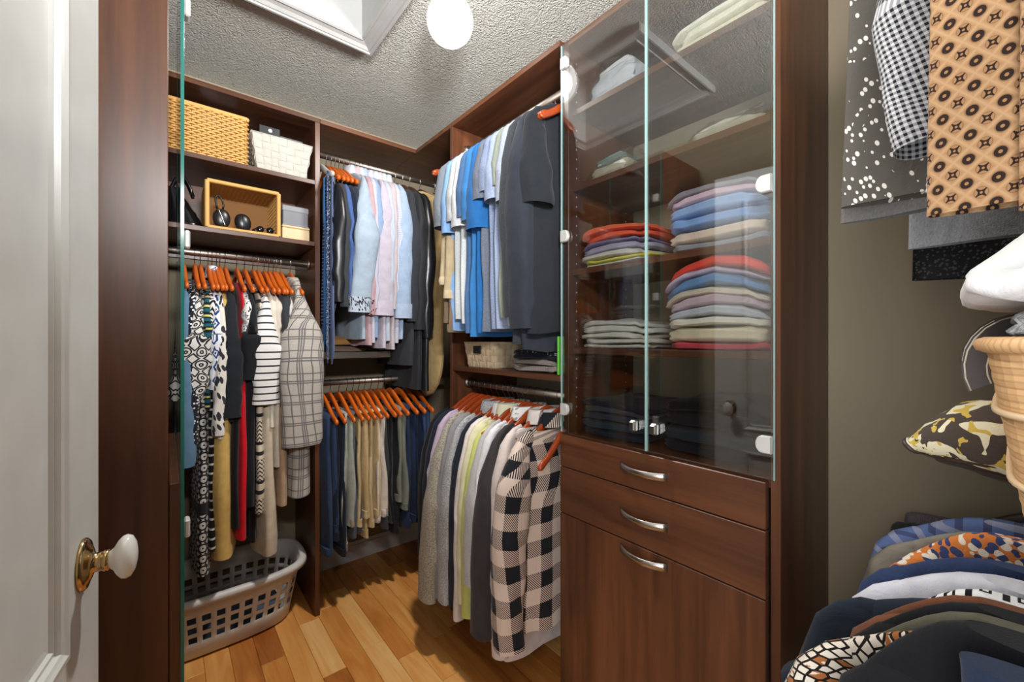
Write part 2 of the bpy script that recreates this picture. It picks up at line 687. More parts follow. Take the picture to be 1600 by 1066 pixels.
for i in range(nx):
    x0 = XC + i * PW
    x1 = min(x0 + PW, XB)
    y = YD - rnd.random() * 0.5
    while y < YA:
        L = rnd.choice((0.36, 0.48, 0.62, 0.8))
        y0, y1 = max(y, YD), min(y + L, YA)
        y += L
        if y1 - y0 < 0.01 or (y1 < 0.6):
            if y1 < 0.3:
                continue
        k = (round(x1 - x0, 4), round(y1 - y0, 3))
        if k not in meshes:
            o = B(0.0004, 0.0004, -0.012, k[0] - 0.0004, k[1] - 0.0004, 0, b=0.0012).build('plank', FLOOR, fl)
            meshes[k] = o.data
        else:
            o = bpy.data.objects.new('plank', meshes[k])
            col.objects.link(o)
            o.parent = fl
        o.location = (x0, y0, 0)
base_prof = lambda x0, x1: B(x0, YA - 0.013, 0, x1, YA, 0.085).box(x0, YA - 0.009, 0.085, x1, YA, 0.105)
structure('baseboard_back', base_prof(XC, XB), plain('baseboard_paint', (214, 210, 212), 0.4))
structure('baseboard_right', B(XB - 0.013, YD, 0, XB, 0.31, 0.1), plain('baseboard_paint', (214, 210, 212), 0.4))

# ------------------------------------------------------------------ open white door
HX, HY, DW, DT, DH = -0.0835, 0.936, 0.72, 0.035, 2.03   # free edge, on the face that looks at the closet
th = R(8.9)
door = empty('door_1', (HX - math.sin(th) * DW, HY - math.cos(th) * DW, 0), rz=-th, kind='structure')
# local: y from hinge (0) to free edge (DW), face at x=0 (towards +x), thickness to -DT
ST = 0.126
def rect_frame(a0, b0, a1, b1):
    """one sunk panel with its moulding: local y a0..a1, z b0..b1"""
    g = G()
    prof = [(0.0, 0.0), (0.002, 0.004), (0.010, 0.005), (0.014, 0.002), (0.018, 0.0), (0.020, -0.006), (0.028, -0.004), (0.031, -0.008), (0.040, -0.009)]
    rows = []
    for d, h in prof:
        q = [(a0 + d, b0 + d), (a1 - d, b0 + d), (a1 - d, b1 - d), (a0 + d, b1 - d)]
        q.append(q[0])
        rows.append([(h, y, z, y, z) for y, z in q])
    g.grid(rows)
    return g
zs = [0.0, 0.24, 0.71, 0.807, 1.9, DH]
g = G()
g.box(-DT, 0, 0, 0, ST, DH, b=0.002)
g.box(-DT, DW - ST, 0, 0, DW, DH, b=0.002)
g.build('stile', DOORW, door)
for a, b in ((0, 0.24), (0.71, 0.807), (1.9, DH)):
    B(-DT, ST, a, 0, DW - ST, b, b=0.0003).build('rail', DOORW, door)
for a, b in ((0.24, 0.71), (0.807, 1.9)):
    rect_frame(ST, a, DW - ST, b).build('panel_moulding', DOORW, door)
    B(-DT + 0.008, ST, a, -0.009, DW - ST, b, b=0.001).build('door_panel', DOORW, door)
kn = empty('knob', (0, DW - 0.070, 0.908))
kn.parent = door
G().lathe([(0.0005, 0.0), (0.033, 0.0), (0.033, 0.003), (0.030, 0.006), (0.026, 0.007), (0.020, 0.010), (0.012, 0.013), (0.012, 0.022), (0.0135, 0.024), (0.0135, 0.029), (0.008, 0.03)], 28, axis=0).build('rosette', BRASS, kn, True).scale = (1, 0.9, 1.15)
o = G().lathe([(0.006, 0.028), (0.011, 0.03), (0.0105, 0.036), (0.0115, 0.043), (0.016, 0.05), (0.0235, 0.056), (0.0285, 0.063), (0.0295, 0.070), (0.027, 0.078), (0.019, 0.084), (0.008, 0.087), (0.001, 0.0875)], 28, axis=0).build('porcelain_knob', PORC, kn, True)
o.scale = (0.70, 0.80, 1.10)
# ------------------------------------------------------------------ ceiling globe
gl = empty('ceiling_light', (0.738, 1.213, CEIL), 'round white opal globe lamp mounted on the ceiling', 'lamp')
ml = M('lit_opal_glass', 0.3)
ml.b.inputs['Base Color'].default_value = (0.9, 0.9, 0.9, 1)
ml.b.inputs['Emission Color'].default_value = (1.0, 0.965, 0.91, 1)
ml.b.inputs['Emission Strength'].default_value = GLOBE
tb = ml.n('ShaderNodeBsdfTransparent')
mxs = ml.n('ShaderNodeMixShader')
mxs.inputs[0].default_value = 0.5
ml.l(ml.b.outputs[0], mxs.inputs[1])
ml.l(tb.outputs[0], mxs.inputs[2])
ml.l(mxs.outputs[0], [n for n in ml.nt.nodes if n.type == 'OUTPUT_MATERIAL'][0].inputs[0])
pr = [(max(0.001, 0.078 * math.sin(PI * k / 20)), -0.112 - 0.078 * math.cos(PI * k / 20)) for k in range(21)]
o = G().lathe(pr, 32).build('globe', ml.mat, gl, True)
G().lathe([(0.05, 0.0), (0.05, -0.012), (0.035, -0.02), (0.03, -0.04), (0.001, -0.041)], 28).build('base', WHITE, gl, True)

# ------------------------------------------------------------------ built-in closet units
TOPZ0, TOPZ1 = 2.21, 2.23
YF, XF = 1.983, 1.0            # fronts of the back and the right run
PT = 0.02


def rod(root, p0, p1):
    g = G()
    g.tube([p0, p1], 0.0145, 16)
    o = part(root, 'rod', g, ROD, True)
    d = (Vector(p1) - Vector(p0)).normalized()
    for p, q in ((p0, 1), (p1, -1)):
        a = Vector(p) + d * 0.001 * q
        b = a + d * 0.008 * q
        part(root, 'rod_flange', G().tube([a, b], 0.024, 16), ROD, True)


u1 = empty('closet_shelf_unit', (0.05, 2.17, 0), 'dark walnut open unit with two upper shelves above the left clothes rail', 'closet unit')
part(u1, 'side_panel', B(0.509, YF, 0, 0.530, YA - 0.014, TOPZ0), WV)
part(u1, 'side_panel', B(-0.36, YF, 0, -0.34, YA - 0.014, TOPZ0), WV)
part(u1, 'top_panel', B(-0.36, YF, TOPZ0, 0.530, YA, TOPZ1), WX)
for z in (1.949, 1.674):
    part(u1, 'shelf', B(-0.34, YF + 0.002, z - 0.019, 0.509, YA - 0.014, z), WX)
part(u1, 'back_panel', B(-0.34, YA - 0.013, 1.60, 0.509, YA - 0.001, TOPZ0), WX)
rod(u1, (-0.339, 2.08, 1.585), (0.508, 2.08, 1.585))
u2 = empty('closet_hanging_unit', (0.95, 2.17, 0), 'dark walnut double hanging unit in the far corner between two rails', 'closet unit')
part(u2, 'top_panel', B(0.5305, YF, TOPZ0, 1.0, YA, TOPZ1).box(1.0, 1.645, TOPZ0, XB, YA, TOPZ1), WX)
part(u2, 'shelf', B(0.5305, YF, 1.157, 0.86, YA - 0.014, 1.177), WX)
part(u2, 'shelf_edge', B(0.5305, YF - 0.004, 1.15, 0.86, YF, 1.18), METAL)
rod(u2, (0.531, 2.08, 2.11), (1.388, 2.08, 2.11))
rod(u2, (0.531, 2.08, 1.032), (1.388, 2.08, 1.032))
u3 = empty('closet_rail_unit', (1.2, 1.3, 0), 'walnut unit of two clothes rails with a shelf between, left of the glass cabinet', 'closet unit')
part(u3, 'side_panel', B(XF, 1.626, 0, XB, 1.645, TOPZ0), WV)
part(u3, 'top_panel', B(XF, 0.953, TOPZ0, XB, 1.6445, TOPZ1), WH)
part(u3, 'shelf', B(XF + 0.003, 0.953, 1.098, XB, 1.626, 1.118), WH)
rod(u3, (1.09, 0.954, 2.12), (1.09, 1.625, 2.12))
rod(u3, (1.09, 0.954, 1.038), (1.09, 1.625, 1.038))


def handle(p, axis_len=0.145):
    """flat bow handle on a front that faces -x; p = centre on the face"""
    g = G()
    rows = []
    N = 14
    for i in range(N + 1):
        t = i / N * 2 - 1
        y = t * axis_len / 2
        d = 0.026 * (1 - t * t) + 0.001
        th_ = 0.0035
        hh = 0.008 + 0.003 * t * t
        rows.append([(p[0] - d - th_ * a, p[1] + y, p[2] + hh * b, 0, 0) for a, b in ((0, -1), (1, -1), (1, 1), (0, 1), (0, -1))])
    g.grid(rows)
    g.f.append((0, 1, 2, 3))
    k = len(g.v) - 5
    g.f.append((k, k + 1, k + 2, k + 3))
    return g


def glass_cabinet(name, label, y0, y1, xf, xb, sgn, shelves, zb, doors, parts=True):
    """tall cabinet; its front looks along sgn*x"""
    lo, hi = min(xf, xb), max(xf, xb)
    c = empty(name, ((lo + hi) / 2, (y0 + y1) / 2, 0), label, 'cabinet')
    part(c, 'side_panel', B(lo, y0, 0, hi, y0 + PT, TOPZ1), WV)
    part(c, 'side_panel', B(lo, y1 - PT, 0, hi, y1, TOPZ1), WV)
    part(c, 'top_panel', B(lo, y0 + PT, TOPZ0, hi, y1 - PT, TOPZ1), WH)
    fi = xf - sgn * 0.02
    a, b = min(fi, xb), max(fi, xb)
    for z in shelves:
        part(c, 'shelf', B(a, y0 + PT, z - 0.019, b, y1 - PT, z), WH)
    part(c, 'deck', B(min(xf, xb), y0 + PT, zb - 0.02, max(xf, xb), y1 - PT, zb), WH)
    return c


# --- right glass cabinet
cr = glass_cabinet('glass_door_cabinet', 'tall walnut cabinet with two glass doors above two drawers and a lower door', 0.317, 0.953, 1.021, XB, -1, (2.0, 1.748, 1.47, 1.21), 0.93, 2)
for yy in (0.953 - PT - 0.0004, 0.317 + PT - 0.0016):
    g = G()
    for xx in (1.06, 1.34):
        z = 0.98
        while z < 2.18:
            if all(abs(z - s + 0.009) > 0.022 for s in (2.0, 1.748, 1.47, 1.21)):
                g.box(xx - 0.003, yy, z - 0.003, xx + 0.003, yy + 0.002, z + 0.003, b=0.001)
            z += 0.032
    o = part(cr, 'shelf_pin_holes', g, STUDS)
    o['kind'] = 'stuff'
def hinge_clip(parent, y, z, s):
    """D shaped plate clipped over the glass; s = direction from the frame into the pane"""
    out = []
    for k in range(13):
        a = -PI / 2 + PI * k / 12
        out.append((0.017 + 0.014 * math.cos(a), 0.019 * math.sin(a)))
    out = [(0.0, -0.019)] + out + [(0.0, 0.019)]
    g = G()
    rows = []
    for h, sh in ((0.002, 1.0), (-0.006, 1.0), (-0.009, 0.9)):
        rows.append([(1.0 + h, y + s * (0.015 + (d - 0.015) * sh), z + e * sh, 0, 0) for d, e in out + out[:1]])
    g.grid(rows)
    n0 = len(g.v)
    g.f.append(tuple(range(n0 - len(out) - 1, n0 - 1)))
    q = part(parent, 'hinge', g, CLIP)
    return q
for y0, y1, hy, s in ((0.323, 0.6315, 0.327, 1), (0.6345, 0.948, 0.944, -1)):
    d = part(cr, 'glass_door', B(1.000, y0, 0.934, 1.006, y1, 2.206, b=0.0008), GLASS)
    ob = d
    for a, b in ((y0 - 0.0004, y0 + 0.0012), (y1 - 0.0012, y1 + 0.0004)):
        q = B(0.9998, a, 0.934, 1.0062, b, 2.206, b=0.0002).build('glass_edge', EDGEL, d, base=cr.location)
    for z in (2.14, 1.575, 1.01):
        q = hinge_clip(cr, hy, z, s)
        q.parent = d
    ky = y1 - 0.03 if s > 0 else y0 + 0.03
    q = B(0.985, ky - 0.009, 0.985, 0.9995, ky + 0.009, 1.015, b=0.003)
    q.box(0.978, ky - 0.007, 0.988, 0.985, ky + 0.007, 1.012, b=0.002)
    q.build('pull', METAL, d, base=cr.location)
def front(name, z0, z1, hz, mat):
    d = part(cr, name, B(0.999, 0.339, z0, 1.019, 0.951, z1, b=0.0016), mat)
    handle((0.999, 0.64, hz)).build('handle', METAL, d, True, base=cr.location)
    return d
front('drawer', 0.8225, 0.926, 0.879, WH)
front('drawer', 0.6705, 0.8195, 0.748, WH)
front('door', 0.09, 0.6675, 0.645, WV)
part(cr, 'plinth', B(1.05, 0.337, 0, 1.065, 0.933, 0.088), WH)
part(cr, 'bottom_panel', B(1.021, 0.337, 0.088, XB, 0.933, 0.106), WH)

# --- left glass cabinet, seen edge-on past the door and mirrored in the right one
cl = glass_cabinet('glass_door_cabinet', 'dark walnut cabinet behind the white door, its glass door seen edge on', 1.163, 1.80, 0.003, XC, 1, (2.0, 1.79, 1.60, 1.36, 1.13), 0.93, 2)
part(cl, 'lower_front', B(0.004, 1.165, 0.09, 0.022, 1.798, 0.924, b=0.0016), WV)
for y0, y1 in ((1.161, 1.4815), (1.4845, 1.799)):
    d = part(cl, 'glass_door', B(0.0238, y0, 0.02, 0.0298, y1, 2.206, b=0.0008), GLASS)
    for a, b in ((y0 - 0.0006, y0 + 0.0016),):
        B(0.0236, a, 0.02, 0.0300, b, 2.206, b=0.0002).build('glass_edge', EDGE, d, base=cl.location)
    yy = y0 + 0.012 if y0 < 1.3 else y1 - 0.03
    for z in (1.462, 0.815, 1.98):
        B(0.0302, yy, z - 0.02, 0.041, yy + 0.03, z + 0.02, b=0.004).build('hinge', CLIP, d, base=cl.location)
#--END-A
# ------------------------------------------------------------------ hangers and garments
def sgn(x): return -1.0 if x < 0 else 1.0


def lerp(tab, s):
    """piecewise smooth table lookup; tab = [(s, v...), ...]"""
    if s <= tab[0][0]:
        return tab[0][1:]
    for a, b in zip(tab, tab[1:]):
        if s <= b[0]:
            t = (s - a[0]) / (b[0] - a[0])
            t = t * t * (3 - 2 * t) * 0.5 + t * 0.5
            return tuple(p + (q - p) * t for p, q in zip(a[1:], b[1:]))
    return tab[-1][1:]


def ring(cx, cy, cz, a, b, tilt, n, pw=0.75):
    """superellipse ring: a along x (tilted in xz by tilt), b along y"""
    out = []
    ct, st = math.cos(tilt), math.sin(tilt)
    arc = 0
    prev = None
    for k in range(n + 1):
        t = PI + 2 * PI * k / n
        c, s = math.cos(t), math.sin(t)
        e = a * sgn(c) * abs(c) ** pw
        f = b * sgn(s) * abs(s) ** pw
        if prev:
            arc += math.hypot(e - prev[0], f - prev[1])
        prev = (e, f)
        out.append([cx + e * ct, cy + f, cz + e * st, arc])
    return out


HANG = {}


def short(t):
    w_ = t.replace(',', '').split()
    while len(w_) > 15:
        w_.pop()
    while w_[-1] in ('the', 'a', 'of', 'on', 'and', 'in', 'at', 'with', 'under', 'behind', 'beside', 'between', 'from', 'right', 'left', 'lower', 'upper', 'its', 'near'):
        w_.pop()
    return ' '.join(w_)


def hanger(kind, loc, rz, label, group):
    """curved wooden hanger; local x along the arms, hook round the rod at the origin"""
    if kind not in HANG:
        root = empty('clothes_hanger', (0, 0, 0))
        wmat, hmat, arm = {'orange': (HWOOD, WIRE, 1), 'orangelight': (HWOOD, WIREL, 1), 'red': (HRED, WIRE, 1), 'redlight': (HRED, WIREL, 1), 'dark': (HDARK, WIREL, 1), 'white': (WHITE, WIREL, 1)}[kind]
        g = G()
        rows = []
        N = 22
        for i in range(N + 1):
            t = i / N * 2 - 1
            x = 0.215 * t
            s = abs(t)
            zc = -0.066 - 0.026 * s ** 1.2 - 0.064 * s * s * (3 - 2 * s)
            hh = 0.022 - 0.011 * s ** 0.7 + (0.003 if s > 0.9 else 0)
            th_ = 0.0058 + 0.002 * math.sin(PI * s)
            bow = 0.004 * s * s
            if i in (0, N):
                hh *= 0.6
            rows.append([(x, bow + th_ * sgn(c) * abs(c) ** 0.6, zc + hh * sgn(q) * abs(q) ** 0.7, 0, 0) for c, q in [(math.cos(2 * PI * k / 10), math.sin(2 * PI * k / 10)) for k in range(11)]])
        g.grid(rows)
        g.f.append(tuple(range(0, 10)))
        g.f.append(tuple(range(len(g.v) - 11, len(g.v) - 1)))
        g.build('arms', wmat, root, True)
        pts = []
        r = 0.0168
        for k in range(11):
            a = R(-35) + R(215 + 20) * k / 10
            pts.append((-r * math.cos(a), 0, r * math.sin(a) - 0.0012))
        pts += [(r * 0.86, 0, -0.016), (0.006, 0, -0.028), (0, 0, -0.036), (0, 0, -0.055)]
        G().tube(pts, 0.0015, 6).build('hook', hmat, root, True)
        HANG[kind] = root
        r_ = root
    else:
        r_ = copy_tree(HANG[kind])
    r_.location = loc
    r_.rotation_euler = (0, 0, rz)
    tag(r_, label, 'hanger', group)
    return r_


def body_mesh(L, W, T, zt, drop, neck, flare, seed, amp, hem=0.01, nr=16, n=36, waist=0.0, tl=1.0, planar=False):
    g = G()
    rows = []
    zs_ = zt - drop
    for i in range(6):
        s = i / 5
        rows.append((zt - drop * s ** 1.5, neck + (W - neck) * s, T * (0.9 - 0.25 * s), 0.0))
    for i in range(1, nr + 1):
        s = i / nr
        z = zs_ + (-(L + zs_)) * s if False else zs_ - (L - (0 - zs_)) * s
        hw = W * (1 + flare * s) - 0.012 * math.sin(PI * min(1, s * 3)) - waist * math.sin(PI * s)
        rows.append((z, hw, T * (0.65 + 0.55 * min(1, s * 2.5) + 0.35 * s) * tl, s))
    P = []
    for z, hw, tt, s in rows:
        rg = ring(0, 0, z, hw, tt, 0, n, 0.8)
        row = []
        for x, y, zz, arc in rg:
            k = min(1, s * 2 + 0.1)
            wv = math.sin(x * 42 + seed * 1.7 + 2.2 * nz(z * 3, seed)) * 0.6 + nz(x * 14, seed * 3.1, z * 4)
            y2 = y + amp * k * wv
            x2 = x + 0.02 * s * nz(seed * 5.3, z * 5, 1.0)
            z2 = zz + (hem * nz(x * 9, seed + 9) if s > 0.9 else 0)
            row.append((x2, y2, z2, x if planar else arc, zz + y if planar else zz))
        P.append(row)
    g.grid(P)
    if neck < 0.09:
        g.f.append(tuple(g.p(*P[0][k]) for k in range(n)))
    return g


def sleeve_mesh(tab, seed, amp, n=18, nr=14, side=1, sy=0.0, b0=0.5):
    """tab: (t, x, z, a, b) along the arm"""
    nr = max(nr, 24) if nr > 6 else nr
    g = G()
    P = []
    L = 0
    pp = None
    for i in range(nr + 1):
        t = i / nr
        x, z, a, b = lerp(tab, t)
        x2, z2, _, _ = lerp(tab, min(1, t + 0.04))
        x1, z1, _, _ = lerp(tab, max(0, t - 0.04))
        tilt = math.atan2(-(x2 - x1), -(z2 - z1)) if (x2 - x1) or (z2 - z1) else 0
        tilt = -math.atan2((x2 - x1), -(z2 - z1)) * -1
        if pp:
            L += math.hypot(x - pp[0], z - pp[1])
        pp = (x, z)
        rg = ring(0, 0, 0, a, b, tilt, n, 0.85)
        row = []
        for ex, ey, ez, arc in rg:
            wv = nz(ex * 25 + seed, t * 7 + seed * 2, ey * 18)
            sc_ = 1 + amp * (wv * 8 + 9 * nz(math.atan2(ey, ex) * 1.6, seed * 3, t * 1.4)) * min(1, t * 3)
            cz = 0.006 * math.sin(t * 34 + seed + ey * 40) * (1 if 0.3 < t < 0.8 else 0.3) * amp * 20
            row.append((side * (x + ex * sc_ + cz * 0.4), sy * t * t + ey * sc_ + amp * 2.0 * wv, z + ez, arc, -L + 0.7))
        P.append(row)
    g.grid(P)
    g.f.append(tuple(g.p(*P[0][k]) for k in range(n)))
    return g


def collar_mesh(zt, neck, ty, h=0.038, flare=0.012):
    g = G()
    n = 24
    P = []
    for d, dz in ((0.0, -0.006), (0.003, h * 0.6), (0.0, h), (flare * 0.5, h * 0.92), (flare, h * 0.3), (flare + 0.006, -0.012)):
        rg = ring(0, 0, zt + dz, neck * 0.8 + d, ty + d * 0.8, 0, n, 0.95)
        P.append([(x, y, z, a, z) for x, y, z, a in rg])
    g.grid(P)
    return g


def garment(name, label, cat, group, loc, rz, L, mat, sleeve=None, W=0.2, T=0.012, zt=-0.092, drop=0.082, neck=0.06, flare=0.0, amp=0.005, seed=None, collar=None, cuff=None,
            sb=0.045, sa=0.032, sl=0.6, sy=0.0, sx=0.0, both=True, hk='orange', hlabel=None, hgroup=None, smat=None, waist=0.0, elbow=0.0, n=36, hem=0.01, tl=1.0, tilt=0.0, hs=1.0, planar=False):
    """one piece of clothing on its own hanger; L = length below the rod"""
    garment.k += 1
    seed = garment.k * 1.37 if seed is None else seed
    root = empty(name, loc, label, cat, group, rz + tilt)
    if hk:
        hanger(hk, loc, rz + tilt, hlabel or short('wooden hanger carrying the ' + label), hgroup or 'wooden hangers').scale = (hs, 1, 1)
    body_mesh(L, W, T, zt, drop, neck, flare, seed, amp, hem, waist=waist, n=n, tl=tl, planar=planar).build('body', mat, root, True)
    zs_ = zt - drop
    if sleeve:
        if sleeve == 'long':
            tab = [(0, W - 0.085, zs_ + 0.036, 0.012, 0.004), (0.06, W - 0.045, zs_ + 0.014, 0.026, 0.011), (0.12, W - 0.02, zs_ - 0.022, 0.034, 0.018), (0.22, W + 0.004 + sx * 0.3, zs_ - 0.14, sa + 0.006, sb * 0.85), (0.45, W + 0.012 + sx + elbow, zs_ - sl * 0.45, sa, sb),
                   (0.75, W + 0.006 + sx * 1.6 + elbow * 0.4, zs_ - sl * 0.75, sa * 0.85, sb * 0.95), (1.0, W + sx * 2.0, zs_ - sl, sa * 0.75, sb * 0.9)]
        else:
            tab = [(0, W - 0.085, zs_ + 0.03, 0.012, 0.004), (0.12, W - 0.05, zs_ + 0.012, 0.028, 0.011), (0.28, W - 0.024, zs_ - 0.03, 0.042, 0.02), (0.62, W - 0.022 + sx, zs_ - sl * 0.6, sa + 0.012, sb * 0.8), (1.0, W - 0.026 + sx * 2, zs_ - sl, sa + 0.012, sb)]
        for sd in ((1, -1) if both else (1,)):
            s_ = sleeve_mesh(tab, seed + sd, 0.006 if sleeve == 'long' else 0.004, side=sd, sy=sy if sd > 0 else 0).build('sleeve', smat or mat, root, True)
            if cuff and sd > 0:
                c0 = lerp(tab, 0.9)
                c1 = tab[-1][1:]
                t2 = [(0, c0[0], c0[1], c0[2] * 1.04 + 0.002, c0[3] * 1.04 + 0.002), (1, c1[0], c1[1] - 0.012, c1[2] + 0.003, c1[3] + 0.003)]
                sleeve_mesh(t2, seed, 0.001, nr=4, sy=0).build('cuff', cuff, s_, True).location = (0, sy * 0.92, 0)
    if collar:
        collar_mesh(max(zt, -0.095) + 0.004, min(neck, 0.085) + 0.012, T + (0.016 if neck > 0.08 else 0.003)).build('collar', collar, root, True)
    return root


garment.k = 0


def slab(path, w0, w1, th, seed, amp, n=20, ux=0.0):
    """cloth strip following a (y,z) path, width along x"""
    g = G()
    P = []
    N = len(path)
    L = 0
    for i, (y, z) in enumerate(path):
        a, b = path[max(i - 1, 0)], path[min(i + 1, N - 1)]
        ty, tz = b[0] - a[0], b[1] - a[1]
        l = math.hypot(ty, tz) or 1
        ny, nz_ = -tz / l, ty / l
        if i:
            L += math.hypot(y - path[i - 1][0], z - path[i - 1][1])
        s = abs(i / (N - 1) * 2 - 1)
        w = w0 + (w1 - w0) * s
        row = []
        arc = 0
        pe = None
        for k in range(n + 1):
            t = PI + 2 * PI * k / n
            c, q = math.cos(t), math.sin(t)
            e, f = w * sgn(c) * abs(c) ** 0.7, th * sgn(q) * abs(q) ** 0.7
            if pe:
                arc += math.hypot(e - pe[0], f - pe[1])
            pe = (e, f)
            wv = (math.sin(e * 60 + seed * 2) * 0.5 + nz(e * 18, seed * 3.3, z * 5)) * amp * min(1, s * 1.6)
            fe = e * (1 + 0.10 * nz(seed * 7, z * 9) * s) + ux * s
            row.append((fe, y + ny * (f + wv), z + nz_ * (f + wv), arc, L))
        P.append(row)
    g.grid(P)
    g.f.append(tuple(g.p(*P[0][k]) for k in range(n)))
    g.f.append(tuple(g.p(*P[-1][k]) for k in range(n)))
    return g


def trousers(label, loc, rz, L1, L2, mat, group, hk='orange', w=0.11, w1=0.12, th=0.008, zb=-0.165, gap=0.012, name='trousers', cat='trousers', amp=0.006, x0=0.0, cuff=None, hlabel=None, tilt=0.0):
    garment.k += 1
    seed = garment.k * 1.91
    root = empty(name, loc, label, cat, group, rz + tilt)
    if hk:
        hanger(hk, loc, rz + tilt, hlabel or short('wooden hanger carrying the ' + label), 'wooden hangers')
    path = []
    N1 = 9
    for i in range(N1):
        t = i / (N1 - 1)
        path.append((gap + 0.006 * (1 - t) * math.sin(t * 5 + seed), zb - L1 + (L1 - gap) * t))
    for k in range(1, 6):
        a = PI * k / 6
        path.append((gap * math.cos(a), zb - gap + gap * math.sin(a)))
    for i in range(N1):
        t = i / (N1 - 1)
        path.append((-gap - 0.006 * t * math.sin(t * 5 + seed), zb - gap - (L2 - gap) * t))
    o = slab(path, w, w1, th, seed, amp).build('legs', mat, root, True)
    o.location = (x0, 0, 0)
    for sd, L in ((1, L1), (-1, L2)):
        c = slab([(sd * gap, zb - L - 0.002), (sd * gap, zb - L + 0.015), (sd * gap, zb - L + 0.032)], w1 + 0.002, w1 + 0.002, th + 0.0025, seed, 0.0).build('turn_up' if cuff else 'hem', cuff or mat, root, True)
        c.location = (x0, 0, 0)
    return root


# ---------------------------------------------------------------- left rail on the back wall
RA = R(-90)
AL = lambda x: (x, 2.08, 1.585)
gA = 'clothes on the left rail'
AH = dict(hk='orange', group=gA, rz=RA)
BK, WT, CRM = (24, 25, 29), (228, 226, 222), (216, 206, 190)
def ga(x, L, mat, label, name='blouse', cat='top', **k):
    d = dict(AH)
    d.update(zt=-0.115, drop=0.085)
    d.update(k)
    return garment(name, label, cat, d.pop('group'), AL(x), d.pop('rz'), L, mat, **d)
ga(0.052, 0.76, fabric('solid', (92, 124, 150)), 'faded blue denim shirt at the near left end of the left rail', 'shirt', 'shirt', sleeve='long', sl=0.6, sb=0.03)
ga(0.068, 0.69, fabric('dots', (28, 30, 40), (214, 214, 220), p=0.011), 'black blouse with tiny white dots on the left rail', sleeve='long', sl=0.52, sb=0.022, hk=None)
ga(0.086, 0.56, fabric('circles', (206, 204, 200), (40, 40, 44), p=0.046), 'white tunic printed with black rings and lattice on the left rail', 'tunic', 'top', sleeve='long', sl=0.36, sb=0.055, sy=-0.035, sx=0.005)
ga(0.104, 1.22, fabric('bands', (186, 182, 178), (30, 30, 32), p=-0.97), 'long grey maxi dress with black medallions and black bands', 'dress', 'dress', T=0.016, tl=1.2, W=0.19)
ga(0.116, 0.60, fabric('bold', (26, 34, 44), (34, 92, 104), (206, 200, 110), p=0.034), 'teal and navy striped top with yellow lines on the left rail', sleeve='long', sl=0.20, sb=0.02, smat=fabric('bold', (26, 34, 44), (34, 92, 104), (206, 200, 110), p=0.034), hk=None)
ga(0.129, 0.52, fabric('chevron', (222, 220, 216), (24, 24, 26), p=0.022), 'black and white zigzag top on the left rail', sleeve='short', sl=0.17, sb=0.02)
ga(0.134, 1.13, fabric('stripe', (20, 20, 23), (190, 186, 180), p=0.034), 'long black skirt with thin white stripes on the left rail', 'skirt', 'skirt', T=0.014, W=0.18, hk=None)
ga(0.142, 0.52, fabric('ikat', (222, 224, 230), (44, 66, 118), p=0.034), 'white blouse with blue lattice print on the left rail', sleeve='long', sl=0.33, sb=0.028, collar=fabric('ikat', (222, 224, 230), (44, 66, 118), p=0.034))
ga(0.157, 0.72, fabric('leaf', (218, 214, 206), (52, 54, 60), p=0.03), 'white tunic with dark grey leaf print on the left rail', 'tunic', 'top', sleeve='long', sl=0.50, sb=0.024, sy=-0.01)
ga(0.168, 1.17, fabric('solid', (206, 170, 98)), 'long mustard yellow skirt on the left rail', 'skirt', 'skirt', T=0.024, tl=1.25, amp=0.008, W=0.20, flare=0.04)
ga(0.186, 0.66, fabric('solid', (34, 37, 43)), 'black crepe top with wide sleeves on the left rail', sleeve='long', sl=0.44, sb=0.04, T=0.014)
ga(0.205, 1.07, fabric('solid', (22, 22, 26)), 'long plain black dress beside the yellow skirt', 'dress', 'dress', W=0.2, T=0.014, hk=None)
ga(0.226, 1.12, fabric('solid', (206, 22, 38)), 'long bright red dress on the left rail', 'dress', 'dress', W=0.2, T=0.016)
ga(0.240, 0.50, fabric('dots', (224, 220, 218), (40, 40, 44), p=0.008), 'white top flecked with black beside the red dress', sleeve='short', sl=0.12, sb=0.018, hk=None)
ga(0.254, 1.00, fabric('solid', (30, 32, 36)), 'long black cardigan between the red dress and the striped tee', 'cardigan', 'cardigan', sleeve='long', sl=0.30, sb=0.036, T=0.016)
ga(0.268, 1.15, fabric('solid', (18, 18, 21)), 'long black trousers hanging behind the black cardigan', 'trousers', 'trousers', W=0.18, hk=None)
ga(0.284, 1.03, fabric('tribal', (210, 198, 178), (36, 34, 34), p=0.15), 'long cream dress with black tribal zigzags on the left rail', 'dress', 'dress', T=0.016, W=0.2)
ga(0.302, 0.62, fabric('stripe', (228, 226, 224), (30, 30, 36), p=0.027), 'white tee with thin black stripes and wide sleeves on the left rail', 'tee_shirt', 'tee shirt', sleeve='long', sl=0.40, sb=0.052, T=0.014, hk='orangelight')
ga(0.312, 1.21, fabric('solid', (206, 192, 170)), 'long beige wide trousers hanging under the cream blouse', 'trousers', 'trousers', T=0.022, tl=1.15, amp=0.009, W=0.19, hk=None)
ga(0.326, 0.70, fabric('solid', (220, 212, 196)), 'cream short sleeved blouse beside the striped tee', sleeve='short', sl=0.22, sb=0.045, T=0.014)
ga(0.343, 0.86, fabric('solid', (214, 204, 190)), 'cream knit top beside the plaid coat', sleeve='short', sl=0.16, sb=0.02)
ga(0.362, 1.02, fabric('solid', (178, 150, 122)), 'long tan skirt hanging behind the plaid coat', 'skirt', 'skirt', T=0.018, W=0.2)
ga(0.372, 0.80, fabric('heather', (46, 48, 52), (62, 64, 68)), 'charcoal grey cardigan beside the plaid coat', 'cardigan', 'cardigan', sleeve='long', sl=0.45, sb=0.02, hk='orangelight', zt=-0.085)
